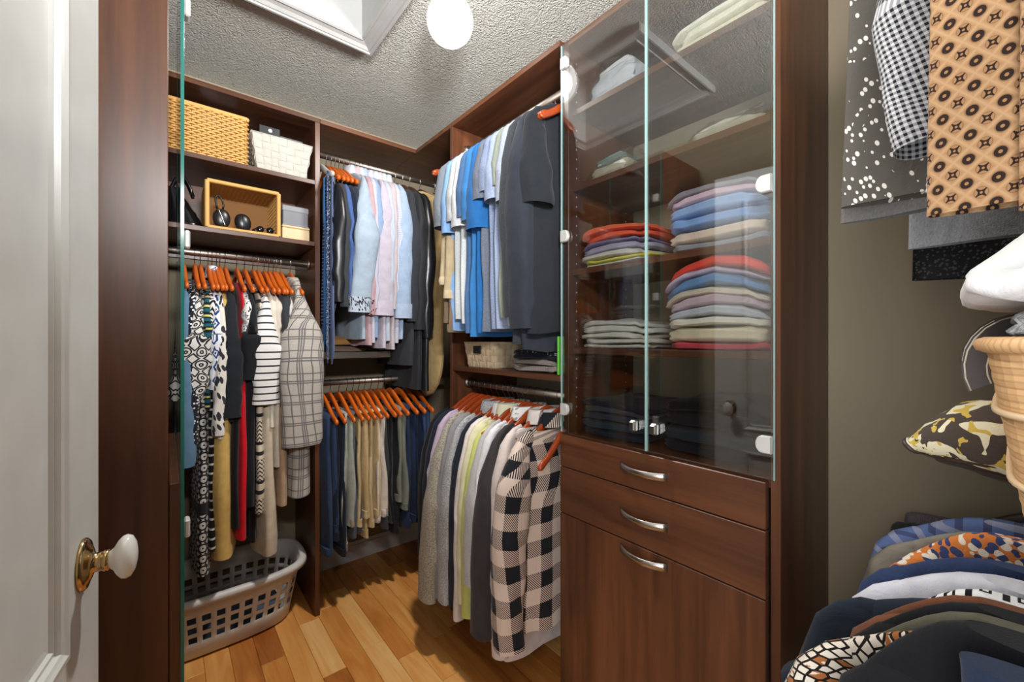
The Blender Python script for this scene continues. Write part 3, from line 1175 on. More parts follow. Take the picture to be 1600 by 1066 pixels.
ga(0.389, 0.75, fabric('heather', (176, 174, 172), (196, 194, 192)), 'light grey jersey jacket squeezed beside the plaid coat', 'jacket', 'jacket', sleeve='long', sl=0.4, sb=0.016, hk='orangelight')
PL = fabric('plaid', (166, 158, 150), (204, 196, 188), (52, 56, 64), p=0.085)
ga(0.428, 1.00, PL, 'grey and beige plaid wool coat at the right end of the left rail', 'coat', 'coat', sleeve='long', sl=0.62, sb=0.082, sa=0.045, T=0.03, zt=-0.075, neck=0.08, hk='orangelight', sx=0.008, tl=1.2, elbow=0.01, hlabel='wooden hanger with a chrome hook inside the plaid coat')

# ---------------------------------------------------------------- upper rail on the back wall
gU = 'clothes on the upper rail of the back wall'
AU = lambda x: (x, 2.08, 2.11)
def gu(x, L, mat, label, name='shirt', cat='shirt', **k):
    d = dict(hk='orange', sleeve='long', sl=0.58, sb=0.03, W=0.205, zt=-0.070, drop=0.078, neck=0.05, T=0.014, hs=0.88)
    d.update(k)
    return garment(name, label, cat, gU, AU(x), RA, L, mat, **d)
# ties on a small white hanger
hanger('white', AU(0.548), RA, 'white plastic hanger at the panel carrying neckties', 'pale hangers')
tc = [('navy', 'dots', (34, 56, 96), (190, 200, 214), 0.007), ('blue', 'solid', (60, 112, 168), None, 0), ('dark', 'stripe', (20, 28, 50), (90, 120, 170), 0.016), ('spotted', 'dots', (20, 24, 40), (220, 220, 224), 0.009), ('slate', 'pin', (70, 86, 120), (140, 150, 180), 0.006),
      ('plum', 'dots', (58, 46, 70), (150, 130, 150), 0.008), ('sky', 'stripe', (86, 130, 180), (30, 50, 100), 0.02), ('black', 'pin', (20, 20, 26), (120, 130, 150), 0.008)]
tl_ = ['navy necktie with pale spots, outermost by the panel', 'plain mid blue necktie hanging by the panel', 'dark navy necktie with blue stripes', 'black necktie with white polka dots', 'slate necktie with fine pale pinstripes', 'plum necktie with muted spots', 'sky blue necktie with navy stripes', 'black necktie with grey pinstripes']
for i, (nm, pt, c1, c2, pp) in enumerate(tc):
    x = 0.533 + 0.0055 * i
    y = 1.875 + 0.022 * ((i * 3) % 4) + 0.004 * i
    t = empty('necktie', (x, y, 1.955 - 0.004 * (i % 3)), tl_[i], 'necktie', 'neckties at the panel', R(-90 + 24 * (i % 3 - 1)))
    L = 0.82 - 0.07 * ((i * 5) % 4)
    mt = fabric(pt, c1, *([c2] if c2 else []), p=pp or 0.02, rough=0.55)
    path = [(0.006, -0.45), (0.006, -0.2), (0.005, -0.02), (0.0, 0.003), (-0.005, -0.02), (-0.006, -L * 0.5), (-0.006, -L)]
    g = G()
    P = []
    for j in range(25):
        s = j / 24
        zz = -L * s
        wd = 0.014 + 0.026 * min(1, s * 1.1)
        if s > 0.94:
            wd *= max(0.02, (1 - s) / 0.06)
        P.append([(wd * c + 0.006 * nz(i, s * 3), (-0.0015 + 0.003 * q) + 0.003 * nz(i + 3, s * 4), zz, wd * c, zz) for c, q in ((-1, 0), (0, 1), (1, 0), (0, -1), (-1, 0))])
    g.grid(P)
    g.build('blade', mt, t, True)
    B(-0.012, -0.004, -0.03, 0.012, 0.004, 0.006, b=0.003).build('loop', mt, t, True)
gu(0.582, 0.66, LEATHER, 'black leather jacket on the upper back rail', 'jacket', 'jacket', sb=0.032, hk='orange', zt=-0.13, sl=0.5)
gu(0.604, 0.62, fabric('solid', (58, 62, 66)), 'dark grey jacket next to the leather jacket', 'jacket', 'jacket', sb=0.02, zt=-0.13, sl=0.52)
gu(0.622, 0.66, fabric('solid', (70, 96, 150)), 'medium blue shirt between dark jackets', sb=0.012, zt=-0.13, sl=0.52)
gu(0.640, 0.68, fabric('solid', (26, 34, 50)), 'navy suit jacket on the upper back rail', 'jacket', 'jacket', sb=0.022, zt=-0.13, sl=0.53)
gu(0.662, 0.70, fabric('solid', (44, 52, 64)), 'slate suit jacket behind the bent pale blue sleeve', 'jacket', 'jacket', sb=0.022, zt=-0.13, sl=0.53)
LB = (196, 214, 234)
wcol = fabric('solid', (190, 197, 206))
EMB = fabric('leaf', (177, 187, 199), (40, 46, 60), p=0.013)
gu(0.690, 0.87, fabric('solid', (163, 178, 194)), 'pale blue shirt with a dark embroidered cuff, sleeve bent outwards', sb=0.052, sl=0.59, collar=wcol, cuff=EMB, sy=-0.03, sx=0.01, elbow=0.03)
gu(0.716, 0.90, fabric('solid', (184, 151, 156)), 'rose pink shirt on the upper back rail', sb=0.018, collar=fabric('solid', (194, 168, 172)), sl=0.6, cuff=fabric('dots', (177, 137, 142), (60, 40, 50), p=0.014))
gu(0.734, 0.89, fabric('pin', (185, 182, 194), (159, 163, 184), p=0.006), 'white shirt with lilac pinstripes on the upper back rail', sb=0.015, collar=fabric('solid', (194, 194, 201)))
gu(0.752, 0.86, fabric('solid', (135, 158, 189)), 'sky blue shirt on the upper back rail', sb=0.024, collar=fabric('solid', (163, 178, 199)), sl=0.42)
gu(0.782, 0.91, fabric('solid', (185, 177, 190)), 'pale lilac shirt with a broad turned cuff', sb=0.05, sl=0.60, collar=fabric('solid', (190, 185, 197)), cuff=fabric('solid', (192, 182, 196)))
gu(0.808, 0.88, fabric('pin', (177, 187, 199), (150, 146, 175), p=0.005), 'pale blue pinstriped shirt on the upper back rail', sb=0.02, collar=wcol)
gu(0.828, 0.92, fabric('solid', (185, 172, 175)), 'blush pink shirt among the pale shirts', sb=0.014, collar=fabric('solid', (194, 184, 187)))
gu(0.848, 0.89, fabric('check', (190, 194, 199), (140, 142, 177), (150, 146, 177), p=0.008), 'white shirt with tiny blue checks', sb=0.02, collar=wcol, sl=0.5)
gu(0.876, 0.87, fabric('solid', (153, 172, 197)), 'light blue shirt nearest the charcoal suits with a long smooth sleeve', sb=0.045, sl=0.61, collar=wcol, cuff=fabric('solid', (163, 178, 201)), sx=0.004)
gu(0.925, 1.00, fabric('solid', (52, 54, 60)), 'charcoal suit jacket with a blue lapel pocket', 'jacket', 'jacket', sb=0.03, T=0.018, hk='dark', zt=-0.085, sl=0.62)
gu(0.966, 1.12, fabric('solid', (40, 41, 45), rough=0.6), 'black suit jacket beside the tan garment bag', 'jacket', 'jacket', sb=0.034, T=0.02, hk='dark', zt=-0.085, sl=0.66)
gu(1.008, 1.13, LEATHER, 'long black leather coat partly inside the tan garment bag', 'coat', 'coat', sb=0.03, T=0.02, hk='dark', zt=-0.085, sl=0.7)
# garment bag
bag = empty('garment_bag', AU(1.068), 'tan fabric garment bag with rounded bottom at the end of the upper rail', 'garment bag', None, RA)
TAN = fabric('solid', (190, 162, 112))
g = G()
P = []
for i in range(24):
    s = i / 23
    z = -0.075 - 1.12 * s
    hw = 0.06 + 0.19 * min(1, (s / 0.09)) ** 0.8 if s < 0.09 else 0.25
    tt = 0.034
    if s > 0.78:
        q = (s - 0.78) / 0.22
        hw = 0.25 * math.sqrt(max(0.0, 1 - q * q)) + 0.004
        tt = 0.034 * math.sqrt(max(0.02, 1 - q ** 3))
    P.append([(x, y + 0.008 * nz(x * 6, z * 4), zz, a, zz) for x, y, zz, a in ring(0, 0, z, hw, tt, 0, 32, 0.8)])
g.grid(P)
g.f.append(tuple(g.p(*P[0][k]) for k in range(32)))
g.build('shell', TAN, bag, True)
pip = [(hw_[0], hw_[1], hw_[2]) for hw_ in [max(r, key=lambda q: q[0]) for r in P]]
G().tube([(x + 0.003, y, z) for x, y, z in pip], 0.004, 6).build('piping', fabric('solid', (166, 138, 92)), bag, True)
G().tube([(0.0, -0.037, -0.12), (0.0, -0.037, -0.5), (0.0, -0.037, -0.85)], 0.003, 6).build('zip', BLACKP, bag, True)
hanger('dark', AU(1.07), RA, 'dark hanger inside the tan garment bag', 'dark hangers')
hanger('dark', AU(1.16), RA, 'empty dark hanger right of the garment bag', 'dark hangers')

# ---------------------------------------------------------------- lower rail on the back wall: trousers
gT = 'trousers on the lower back rail'
AD = lambda x: (x, 2.08, 1.032)
JN, JN2 = (44, 62, 92), (28, 36, 54)
for x, c, l1, l2, label, th, w, k in (
        (0.565, JN, 0.46, 0.56, 'mid blue jeans nearest the wooden panel on the lower back rail', 0.013, 0.12, {}),
        (0.600, JN2, 0.58, 0.50, 'dark navy jeans second from the wooden panel', 0.012, 0.12, {}),
        (0.640, (160, 164, 154), 0.46, 0.56, 'washed grey green jeans with turned-up cuffs', 0.012, 0.115, dict(cuff=fabric('solid', (150, 132, 112)))),
        (0.678, (88, 94, 102), 0.50, 0.52, 'slate grey trousers on the lower back rail', 0.010, 0.105, {}),
        (0.706, (196, 172, 128), 0.44, 0.47, 'khaki chinos beside the slate grey trousers', 0.011, 0.11, {}),
        (0.735, (186, 160, 116), 0.49, 0.53, 'darker khaki chinos in the middle of the lower rail', 0.011, 0.11, {}),
        (0.764, (204, 182, 140), 0.45, 0.49, 'light khaki chinos beside the off-white trousers', 0.010, 0.11, {}),
        (0.796, (216, 204, 192), 0.46, 0.48, 'off-white trousers on the lower back rail', 0.012, 0.11, {}),
        (0.834, (60, 62, 66), 0.50, 0.52, 'charcoal trousers between off-white and black', 0.010, 0.105, {}),
        (0.862, (30, 31, 34), 0.56, 0.50, 'black trousers right of the charcoal pair', 0.010, 0.11, {}),
        (0.900, (122, 124, 112), 0.45, 0.40, 'olive grey trousers on the lower back rail', 0.013, 0.12, {}),
        (0.948, (34, 48, 76), 0.52, 0.54, 'indigo jeans under the tan garment bag', 0.012, 0.12, {}),
        (0.990, (24, 34, 56), 0.54, 0.5, 'dark indigo jeans at the right of the lower rail', 0.012, 0.12, {}),
        (1.035, (52, 74, 110), 0.5, 0.52, 'faded blue jeans at the right end of the lower rail', 0.012, 0.12, {}),):
    trousers(label, AD(x), RA, l1 + 0.055, l2 + 0.055, fabric('solid', c), gT, th=th * 1.15, w=w, w1=w + 0.018, zb=-0.135, gap=th * 1.15 + 0.0015, x0=0.03, amp=0.014, **k)

# ---------------------------------------------------------------- upper rail on the right wall: tees
gB = 'tops on the upper right rail'
BU = lambda y: (1.095, 0.995 + (y - 0.995) * 0.93, 2.12)
RBz = R(180)
def gb(y, L, mat, label, name='tee_shirt', cat='tee shirt', **k):
    d = dict(hk='red', sleeve='short', sl=0.26, sb=0.052, sa=0.05, W=0.192, T=0.014, zt=-0.070, drop=0.076, neck=0.05, hs=0.84)
    d.update(k)
    return garment(name, label, cat, gB, BU(y), RBz, L, mat, **d)
H = lambda a, b: fabric('heather', a, b)
gb(1.585, 0.62, H((104, 112, 122), (124, 132, 142)), 'slate grey tee at the corner end of the upper right rail', hk='orange')
trousers('rolled khaki cargo shorts hanging at the corner end of the right rail', (1.09, 1.514, 2.12), RBz, 0.26, 0.20, fabric('solid', (182, 164, 132)), gB, hk=None, name='shorts', cat='shorts', w=0.09, w1=0.105, th=0.018, zb=-0.45, gap=0.02, x0=0.105, amp=0.014, cuff=fabric('solid', (196, 178, 148)))
trousers('brown shorts hanging below the rolled khaki cargo shorts', (1.09, 1.512, 2.12), RBz, 0.24, 0.2, fabric('solid', (126, 108, 88)), gB, hk=None, name='shorts', cat='shorts', w=0.085, w1=0.092, th=0.012, zb=-0.61, gap=0.014, x0=0.10)
gb(1.52, 0.84, fabric('solid', (128, 166, 214)), 'light blue polo shirt on the upper right rail', sl=0.30, sb=0.04)
gb(1.475, 0.80, H((168, 172, 174), (198, 202, 202)), 'pale heather grey tee on the upper right rail')
gb(1.435, 0.82, H((188, 192, 196), (214, 216, 218)), 'nearly white heather tee on the upper right rail', sl=0.29, sb=0.045)
gb(1.395, 0.86, fabric('solid', (74, 108, 152)), 'denim blue tee on the upper right rail')
gb(1.355, 0.87, fabric('solid', (58, 124, 186)), 'bright blue tee on the upper right rail', sl=0.28)
gb(1.315, 0.86, fabric('solid', (40, 104, 168)), 'royal blue tee with a wide drooping sleeve', sl=0.32, sb=0.055)
gb(1.275, 0.85, H((92, 98, 112), (118, 124, 138)), 'stone grey melange tee on the upper right rail', sl=0.22, sb=0.05)
gb(1.232, 0.84, H((110, 122, 150), (146, 158, 186)), 'dusty blue melange tee on the upper right rail', sl=0.20)
gb(1.190, 0.84, H((138, 152, 182), (166, 178, 204)), 'lavender blue melange tee on the upper right rail', sl=0.24, sb=0.05)
gb(1.155, 0.80, fabric('solid', (140, 146, 132)), 'sage green tee on the upper right rail', sl=0.2, sb=0.02)
gb(1.122, 0.84, H((148, 156, 174), (182, 190, 206)), 'pale blue grey tee with a folded sleeve', sl=0.26, sb=0.045)
gb(1.080, 0.90, H((46, 50, 56), (66, 70, 76)), 'charcoal melange long sleeved top on the upper right rail', 'sweater', 'sweater', sleeve='long', sl=0.66, sb=0.04, sa=0.034)
gb(1.035, 0.92, fabric('solid', (50, 55, 64)), 'dark slate long sleeved top on the upper right rail', 'sweater', 'sweater', sleeve='long', sl=0.70, sb=0.055, sa=0.04)
gb(0.995, 0.86, fabric('solid', (40, 43, 48)), 'black tee next to the glass cabinet', sl=0.30, sb=0.055)
hanger('red', BU(1.60), RBz, 'orange hanger at the corner end of the upper right rail', 'wooden hangers').location = (1.07, 1.612, 2.12)
for i, y in enumerate((0.965, 0.975, 1.015, 1.058, 1.10, 1.138, 1.172, 1.21, 1.253, 1.295)):
    hanger('red', BU(y + 0.004), RBz, 'wooden hanger squeezed among the tees on the upper right rail', 'hangers squeezed among the tees').scale = (0.8, 1, 1)

# ---------------------------------------------------------------- lower rail on the right wall
gL = 'clothes on the lower right rail'
BL = lambda y: (1.09, y, 1.038)
def gl_(y, L, mat, label, name='cardigan', cat='cardigan', **k):
    d = dict(hk='red', sleeve='long', sl=0.58, sb=0.032, sa=0.034, W=0.205, T=0.018, zt=-0.112, drop=0.034, sx=0.02, neck=0.135, hem=0.025, hs=0.89, amp=0.009)
    d.update(k)
    return garment(name, label, cat, gL, BL(y), RBz, L, mat, **d)
gl_(1.595, 0.92, fabric('solid', (26, 26, 30)), 'long black coat at the corner end of the lower right rail', 'coat', 'coat')
gl_(1.560, 0.86, fabric('solid', (30, 34, 50)), 'navy jacket second on the lower right rail', 'jacket', 'jacket')
gl_(1.525, 0.7, fabric('solid', (186, 166, 186)), 'lilac cardigan on the lower right rail', sb=0.02, sl=0.45)
gl_(1.480, 0.80, fabric('tweed', (186, 178, 162), (128, 120, 108)), 'long beige bouclé cardigan on the lower right rail'.replace('é', 'e'), sl=0.68, sb=0.055, sa=0.04, sx=0.045, T=0.02)
gl_(1.435, 0.82, fabric('solid', (140, 138, 140)), 'plain mid grey cardigan beside the beige boucle one', sl=0.66, sb=0.022, sx=0.03)
gl_(1.395, 0.82, fabric('tweed', (190, 190, 190), (138, 138, 140)), 'light grey fleecy hooded cardigan on the lower right rail', sl=0.66, sb=0.04, sx=0.03, collar=fabric('tweed', (190, 190, 190), (138, 138, 140)))
gl_(1.352, 0.84, fabric('solid', (38, 42, 54)), 'dark navy cardigan between grey and yellow', sl=0.66, sb=0.03)
gl_(1.318, 0.88, fabric('solid', (224, 214, 208)), 'off-white hooded top on the lower right rail', 'hoodie', 'hoodie', sl=0.7, sb=0.018, collar=fabric('solid', (228, 222, 218)))
gl_(1.290, 0.84, fabric('solid', (224, 218, 182)), 'pale lemon yellow shirt on the lower right rail', 'shirt', 'shirt', sl=0.62, sb=0.026, collar=fabric('solid', (224, 220, 190)))
gl_(1.262, 0.86, fabric('solid', (202, 208, 120)), 'lime yellow top hanging below the grey sweater', 'top', 'top', sl=0.64, sb=0.034, zt=-0.13)
gl_(1.228, 0.68, H((172, 170, 170), (196, 194, 194)), 'light grey jersey sweater on the lower right rail', 'sweater', 'sweater', sl=0.52, sb=0.036, sx=0.026)
gl_(1.196, 0.8, fabric('solid', (226, 224, 226)), 'white shirt beside the charcoal cardigan', 'shirt', 'shirt', sb=0.014, collar=fabric('dots', (226, 224, 222), (150, 150, 150), p=0.02), sl=0.5)
gl_(1.155, 0.84, fabric('solid', (64, 60, 62)), 'long charcoal cardigan beside the pale blouse', sl=0.66, sb=0.05, sa=0.04, sx=0.03)
gl_(1.105, 0.90, fabric('solid', (222, 208, 202)), 'long pale pink blouse behind the buffalo check jacket', 'blouse', 'blouse', sl=0.72, sb=0.03, sx=0.01, collar=fabric('solid', (226, 216, 210)))
BUF = fabric('buffalo', (220, 200, 186), (30, 32, 38), p=0.105)
gl_(1.040, 0.78, BUF, 'black and cream buffalo check jacket at the front of the lower right rail', 'jacket', 'jacket', sl=0.64, sb=0.05, sa=0.06, T=0.026, sx=0.022, collar=BUF, sy=0.01)
hanger('red', (1.09, 0.985, 1.02), R(180 + 12), 'bare reddish hanger in front of the buffalo check jacket', 'wooden hangers').location = (1.06, 0.972, 0.995)
#--END-B
# ------------------------------------------------------------------ folded clothes
def folded(name, label, cat, group, c, a, b, z0, h, mat, arch=0.0, arch0=None, seed=0, fold=True, droop=0.0, rough=0.004):
    """folded piece: a = half depth (x), b = half width (y); arch lifts the middle of the pile"""
    g = G()
    arch0 = arch if arch0 is None else arch0
    n = 44
    P = []
    for k in range(15):
        ph = -PI / 2 + PI * k / 14
        r = max(0.02, abs(math.cos(ph))) ** 0.32
        zf = 0.5 + 0.5 * sgn(math.sin(ph)) * abs(math.sin(ph)) ** 0.75
        if fold:
            r *= 1 - 0.05 * math.exp(-(ph / 0.16) ** 2)
        row = []
        for j in range(n + 1):
            t = 2 * PI * j / n
            cx = a * r * sgn(math.cos(t)) * abs(math.cos(t)) ** 0.3
            cy = b * r * sgn(math.sin(t)) * abs(math.sin(t)) ** 0.3
            w1 = 1 + 0.09 * nz(math.cos(t) * 1.3, seed * 2.7, math.sin(t) * 1.3) + 0.03 * nz(t * 2.5, seed, zf * 2)
            X, Y = cx * w1, cy * w1
            q = 1 - (Y / (b * 1.1)) ** 2
            ar = arch0 + (arch - arch0) * zf
            hv = h * (1 + (0.42 * nz(Y * 11, X * 8, seed * 1.9) + 0.2 * nz(Y * 26, X * 10, seed)) * (1 if arch else 0.3))
            zz = z0 + hv * zf + max(0.0, q) * ar + (0.007 * nz(Y * 9 + 5, X * 6, 2.5) + 0.007) * (arch0 if zf < 0.5 else arch) * 40 / (1 + 40 * abs(arch)) + rough * zf * nz(X * 14, Y * 14, seed) + (rough * 0.9 * nz(t * 3, seed * 1.3, 4) if 0 < k < 14 else 0)
            zz -= droop * zf * (1 - max(0, 1 - abs(Y / b) ** 3))
            row.append((X, Y, max(zz, z0 if arch0 == 0 and zf == 0 else zz), X, Y))
        P.append(row)
    g.grid(P)
    g.f.append(tuple(g.p(*P[0][k]) for k in range(n)))
    g.f.append(tuple(g.p(*P[-1][k]) for k in range(n)))
    o = g.build(name, mat, None, True)
    o.location = (c[0], c[1], 0)
    return tag(o, label, cat, group)


def pile(cx, cy, z0, a, b, items, group, arch=0.0, name='folded_shirt', cat='folded shirt'):
    z = z0
    n = len(items)
    for i, (h, mat, label) in enumerate(items):
        a0, a1 = arch * i / n, arch * (i + 1) / n
        rr = random.Random(i * 7 + int(cy * 1000))
        folded(name, label, cat, group, (cx + rr.uniform(-0.006, 0.006), cy + rr.uniform(-0.008, 0.008)), a * rr.uniform(0.95, 1.0), b * rr.uniform(0.95, 1.02), z, h, mat, a1, a0, seed=i * 3.1 + cy * 10, fold=h > 0.012, rough=0.007).rotation_euler = (0, 0, rr.uniform(-0.05, 0.05))
        z += h + 0.0005


S = lambda *c: fabric('solid', c)
pile(1.185, 0.79, 1.47, 0.135, 0.132, [
    (0.007, S(226, 224, 206), 'thin white folded sheet at the very bottom of the orange pile'),
    (0.010, S(222, 206, 88), 'yellow folded shirt near the bottom of the orange pile'),
    (0.014, S(216, 208, 196), 'cream folded shirt above the yellow one'),
    (0.020, S(176, 168, 190), 'lilac grey folded shirt with a rounded fold'),
    (0.012, S(134, 122, 160), 'purple speckled folded shirt under the orange ones'),
    (0.020, S(238, 96, 62), 'lower orange red folded shirt behind the left glass door'),
    (0.019, S(240, 108, 78), 'upper orange red folded shirt, topmost of its pile')], 'folded shirts on the left of the third shelf', 0.018)
pile(1.185, 0.478, 1.47, 0.135, 0.138, [
    (0.018, S(158, 156, 164), 'grey folded shirt at the bottom beside the orange pile'),
    (0.030, S(228, 204, 186), 'peach folded shirt under the two blue ones'),
    (0.030, S(130, 164, 216), 'lower sky blue folded shirt of the pair of blues'),
    (0.028, S(150, 178, 222), 'upper sky blue folded shirt of the pair of blues'),
    (0.015, S(222, 190, 206), 'pale pink folded shirt on top of the blues'),
    (0.016, S(150, 142, 152), 'mauve grey folded shirt topmost behind the right glass door')], 'folded shirts on the right of the third shelf', 0.022)
pile(1.185, 0.79, 1.21, 0.135, 0.135, [
    (0.012, S(206, 198, 184), 'white folded tee at the bottom of the white pile'),
    (0.013, S(214, 206, 194), 'white folded tee second from the bottom of the white pile'),
    (0.013, S(220, 212, 200), 'white folded tee in the middle of the white pile'),
    (0.020, S(222, 216, 206), 'bulky white folded tee near the top of the white pile'),
    (0.014, S(214, 210, 202), 'white folded tee topmost of the white pile')], 'white tees on the fourth shelf', 0.012, 'folded_tee_shirt', 'folded tee shirt')
pile(1.185, 0.478, 1.21, 0.135, 0.142, [
    (0.013, S(206, 72, 84), 'raspberry red folded shirt at the bottom of the tall pile'),
    (0.034, S(226, 210, 180), 'thick cream folded sweater low in the tall pile'),
    (0.015, S(230, 222, 206), 'ivory folded shirt above the thick cream sweater'),
    (0.017, S(196, 198, 206), 'pale grey folded shirt in the tall pile'),
    (0.020, S(206, 180, 190), 'dusty pink folded shirt in the tall pile'),
    (0.014, S(222, 206, 188), 'beige folded shirt under the denim blue one'),
    (0.024, S(104, 142, 186), 'denim blue folded shirt in the tall pile'),
    (0.010, S(196, 176, 196), 'lilac folded shirt below the red top one'),
    (0.020, S(242, 78, 66), 'coral red folded shirt topmost of the tall pile')], 'tall pile of folded shirts on the fourth shelf', 0.065)
pile(1.19, 0.80, 0.93, 0.14, 0.13, [
    (0.022, S(30, 46, 62), 'dark blue folded jeans at the bottom left behind glass'),
    (0.022, S(40, 58, 74), 'blue folded jeans second in the bottom left pile'),
    (0.020, S(52, 60, 76), 'slate folded jeans third in the bottom left pile'),
    (0.018, S(70, 70, 84), 'grey folded jeans with stitching on the bottom left pile'),
    (0.020, S(34, 36, 46), 'black folded trousers topmost of the bottom left pile')], 'folded jeans in the glass cabinet', 0.01, 'folded_jeans', 'folded jeans')
pile(1.19, 0.485, 0.93, 0.14, 0.145, [
    (0.030, S(20, 30, 44), 'navy folded trousers at the bottom right behind glass'),
    (0.034, S(38, 50, 60), 'dark teal folded trousers in the bottom right pile'),
    (0.034, S(24, 28, 36), 'black folded trousers in the bottom right pile'),
    (0.034, S(14, 16, 22), 'black folded sweater topmost of the bottom right pile')], 'folded trousers at the bottom right behind glass', 0.02, 'folded_trousers', 'folded trousers')
pile(1.17, 0.46, 2.0, 0.12, 0.13, [
    (0.020, S(226, 218, 190), 'cream folded bed sheet at the bottom of the top shelf pile'),
    (0.020, S(232, 226, 204), 'ivory folded bed sheet in the middle of the top shelf pile'),
    (0.016, S(236, 232, 216), 'ivory folded bed sheet topmost on the top shelf')], 'bed linen on the top shelf', 0.012, 'folded_sheet', 'bed sheet')

PLAS = glass('clear_plastic_film', (0.95, 0.96, 0.96, 1), 0.13)
def plastic_bag(label, c, a, b, h, inner, inner2=None, z=0.0):
    root = empty('plastic_bag', (c[0], c[1], z), label, 'plastic bag', 'clear plastic bags in the glass cabinet')
    g = G()
    P = []
    n = 26
    for k in range(11):
        s = k / 10
        r = 1 - 0.72 * s ** 2.2
        P.append([(a * (r * 0.9 + 0.22 * nz(j * 0.9, k * 0.8)) * sgn(math.cos(t)) * abs(math.cos(t)) ** 0.5, b * (1 - 0.25 * s * s) * (0.95 + 0.2 * nz(j * 0.9, k * 0.8, 3)) * sgn(math.sin(t)) * abs(math.sin(t)) ** 0.5, h * s + 0.012 * s * nz(j * 0.8, 3), 0, 0) for j, t in [(j % n, 2 * PI * j / n) for j in range(n + 1)]])
    g.grid(P)
    g.build('film', PLAS, root, False)
    i1 = folded('filling', None, None, None, (0, 0), a * 0.74, b * 0.80, 0.004, h * 0.42, inner, 0.01, 0.0, seed=b * 77)
    i1.parent = root
    if inner2:
        i2 = folded('filling', None, None, None, (0, b * 0.08), a * 0.5, b * 0.6, 0.004 + h * 0.42 + 0.014, h * 0.16, inner2, 0.01, 0.0, seed=b * 7)
        i2.parent = root
    return root
plastic_bag('clear plastic bag of white and lilac linen on the top shelf', (1.15, 0.80), 0.10, 0.12, 0.17, S(222, 222, 232), S(236, 236, 240), 2.0)
plastic_bag('clear zip bag of beige linen on the second shelf, left', (1.15, 0.82), 0.10, 0.10, 0.10, S(190, 178, 156), S(120, 140, 134), 1.748)
plastic_bag('crinkled clear bag of pale linen on the second shelf, right', (1.15, 0.46), 0.10, 0.115, 0.07, S(196, 188, 168), None, 1.748)
# contents of the left cabinet, visible in the mirror of the glass
o = empty('storage_box', (-0.15, 1.40, 1.60), 'long white storage box on a shelf of the left cabinet', 'box')
B(-0.13, -0.16, 0, 0.13, 0.16, 0.075, b=0.003).build('box', WHITE, o)
B(-0.133, -0.163, 0.075, 0.133, 0.163, 0.09, b=0.003).build('lid', WHITE, o)
pile(-0.17, 1.40, 1.36, 0.13, 0.15, [(0.02, S(86, 120, 124), 'teal folded sweater in the left cabinet'), (0.025, S(110, 136, 140), 'grey green folded sweater in the left cabinet'), (0.02, S(190, 190, 194), 'pale grey folded sweater in the left cabinet')], 'folded sweaters in the left cabinet', 0.01, 'folded_sweater', 'folded sweater')
pile(-0.17, 1.62, 1.13, 0.13, 0.13, [(0.03, S(60, 66, 90), 'navy folded jumper in the left cabinet'), (0.03, S(130, 60, 70), 'maroon folded jumper in the left cabinet'), (0.03, S(160, 166, 180), 'grey folded jumper topmost in the left cabinet')], 'folded jumpers in the left cabinet', 0.01, 'folded_sweater', 'folded sweater')
pile(-0.17, 1.34, 1.13, 0.13, 0.13, [(0.03, S(170, 150, 110), 'ochre folded jumper in the left cabinet'), (0.03, S(90, 96, 110), 'slate folded jumper in the left cabinet')], 'folded jumpers in the left cabinet', 0.01, 'folded_sweater', 'folded sweater')

# ------------------------------------------------------------------ baskets and boxes on the left shelves
def strand(pts, r): return G().tube(pts, r, 6)
# tall yellow wicker basket (box shaped, woven rows over stakes)
def wicker_box(root, cx, cy, z0, hx, hy, h, rows, open_axis=2):
    """woven box in local coordinates, open at the top; rows woven round vertical stakes"""
    g = G()
    per = []
    nsx, nsy = int(hx * 2 / 0.0155), int(hy * 2 / 0.0155)
    for i in range(nsx): per.append((-hx + 2 * hx * (i + 0.5) / nsx, -hy, 0, -1))
    for i in range(nsy): per.append((hx, -hy + 2 * hy * (i + 0.5) / nsy, 1, 0))
    for i in range(nsx): per.append((hx - 2 * hx * (i + 0.5) / nsx, hy, 0, 1))
    for i in range(nsy): per.append((-hx, hy - 2 * hy * (i + 0.5) / nsy, -1, 0))
    if len(per) % 2 == 0:
        per.pop()
    N = len(per)
    rh = h / rows
    for k in range(rows):
        pts = []
        for i, (x, y, nx_, ny_) in enumerate(per):
            s = 0.0042 * (1 if (i + k) % 2 else -1)
            pts.append((x + nx_ * s, y + ny_ * s, (k + 0.5) * rh))
        g.tube(pts, rh * 0.50, 5, closed=True)
    o = g.build('weave', WICK, root, True)
    o['kind'] = 'stuff'
    g = G()
    for x, y, a, b in per:
        g.tube([(x, y, 0.0), (x, y, h)], 0.0022, 5)
    o = g.build('stakes', WICKD, root)
    o['kind'] = 'stuff'
    B(-hx + 0.004, -hy + 0.004, 0, hx - 0.004, hy - 0.004, 0.006).build('bottom', WICKD, root)
    g = G()
    c = [(-hx, -hy), (hx, -hy), (hx, hy), (-hx, hy)]
    for i in range(4):
        (x0, y0), (x1, y1) = c[i], c[(i + 1) % 4]
        n = int(math.hypot(x1 - x0, y1 - y0) / 0.006)
        pts, rr = [], []
        for j in range(2 * n + 1):
            t = j / (2 * n)
            pts.append((x0 + (x1 - x0) * t, y0 + (y1 - y0) * t, h + 0.003))
            rr.append(0.0092 if j % 2 else 0.0078)
        g.tube(pts, rr, 8)
    g.build('rim', WICK, root, True)
b1 = empty('wicker_basket', (0.105, 2.115, 1.949), 'tall honey coloured wicker basket full of oddments on the top left shelf', 'basket')
wicker_box(b1, 0, 0, 0, 0.148, 0.118, 0.185, 20)
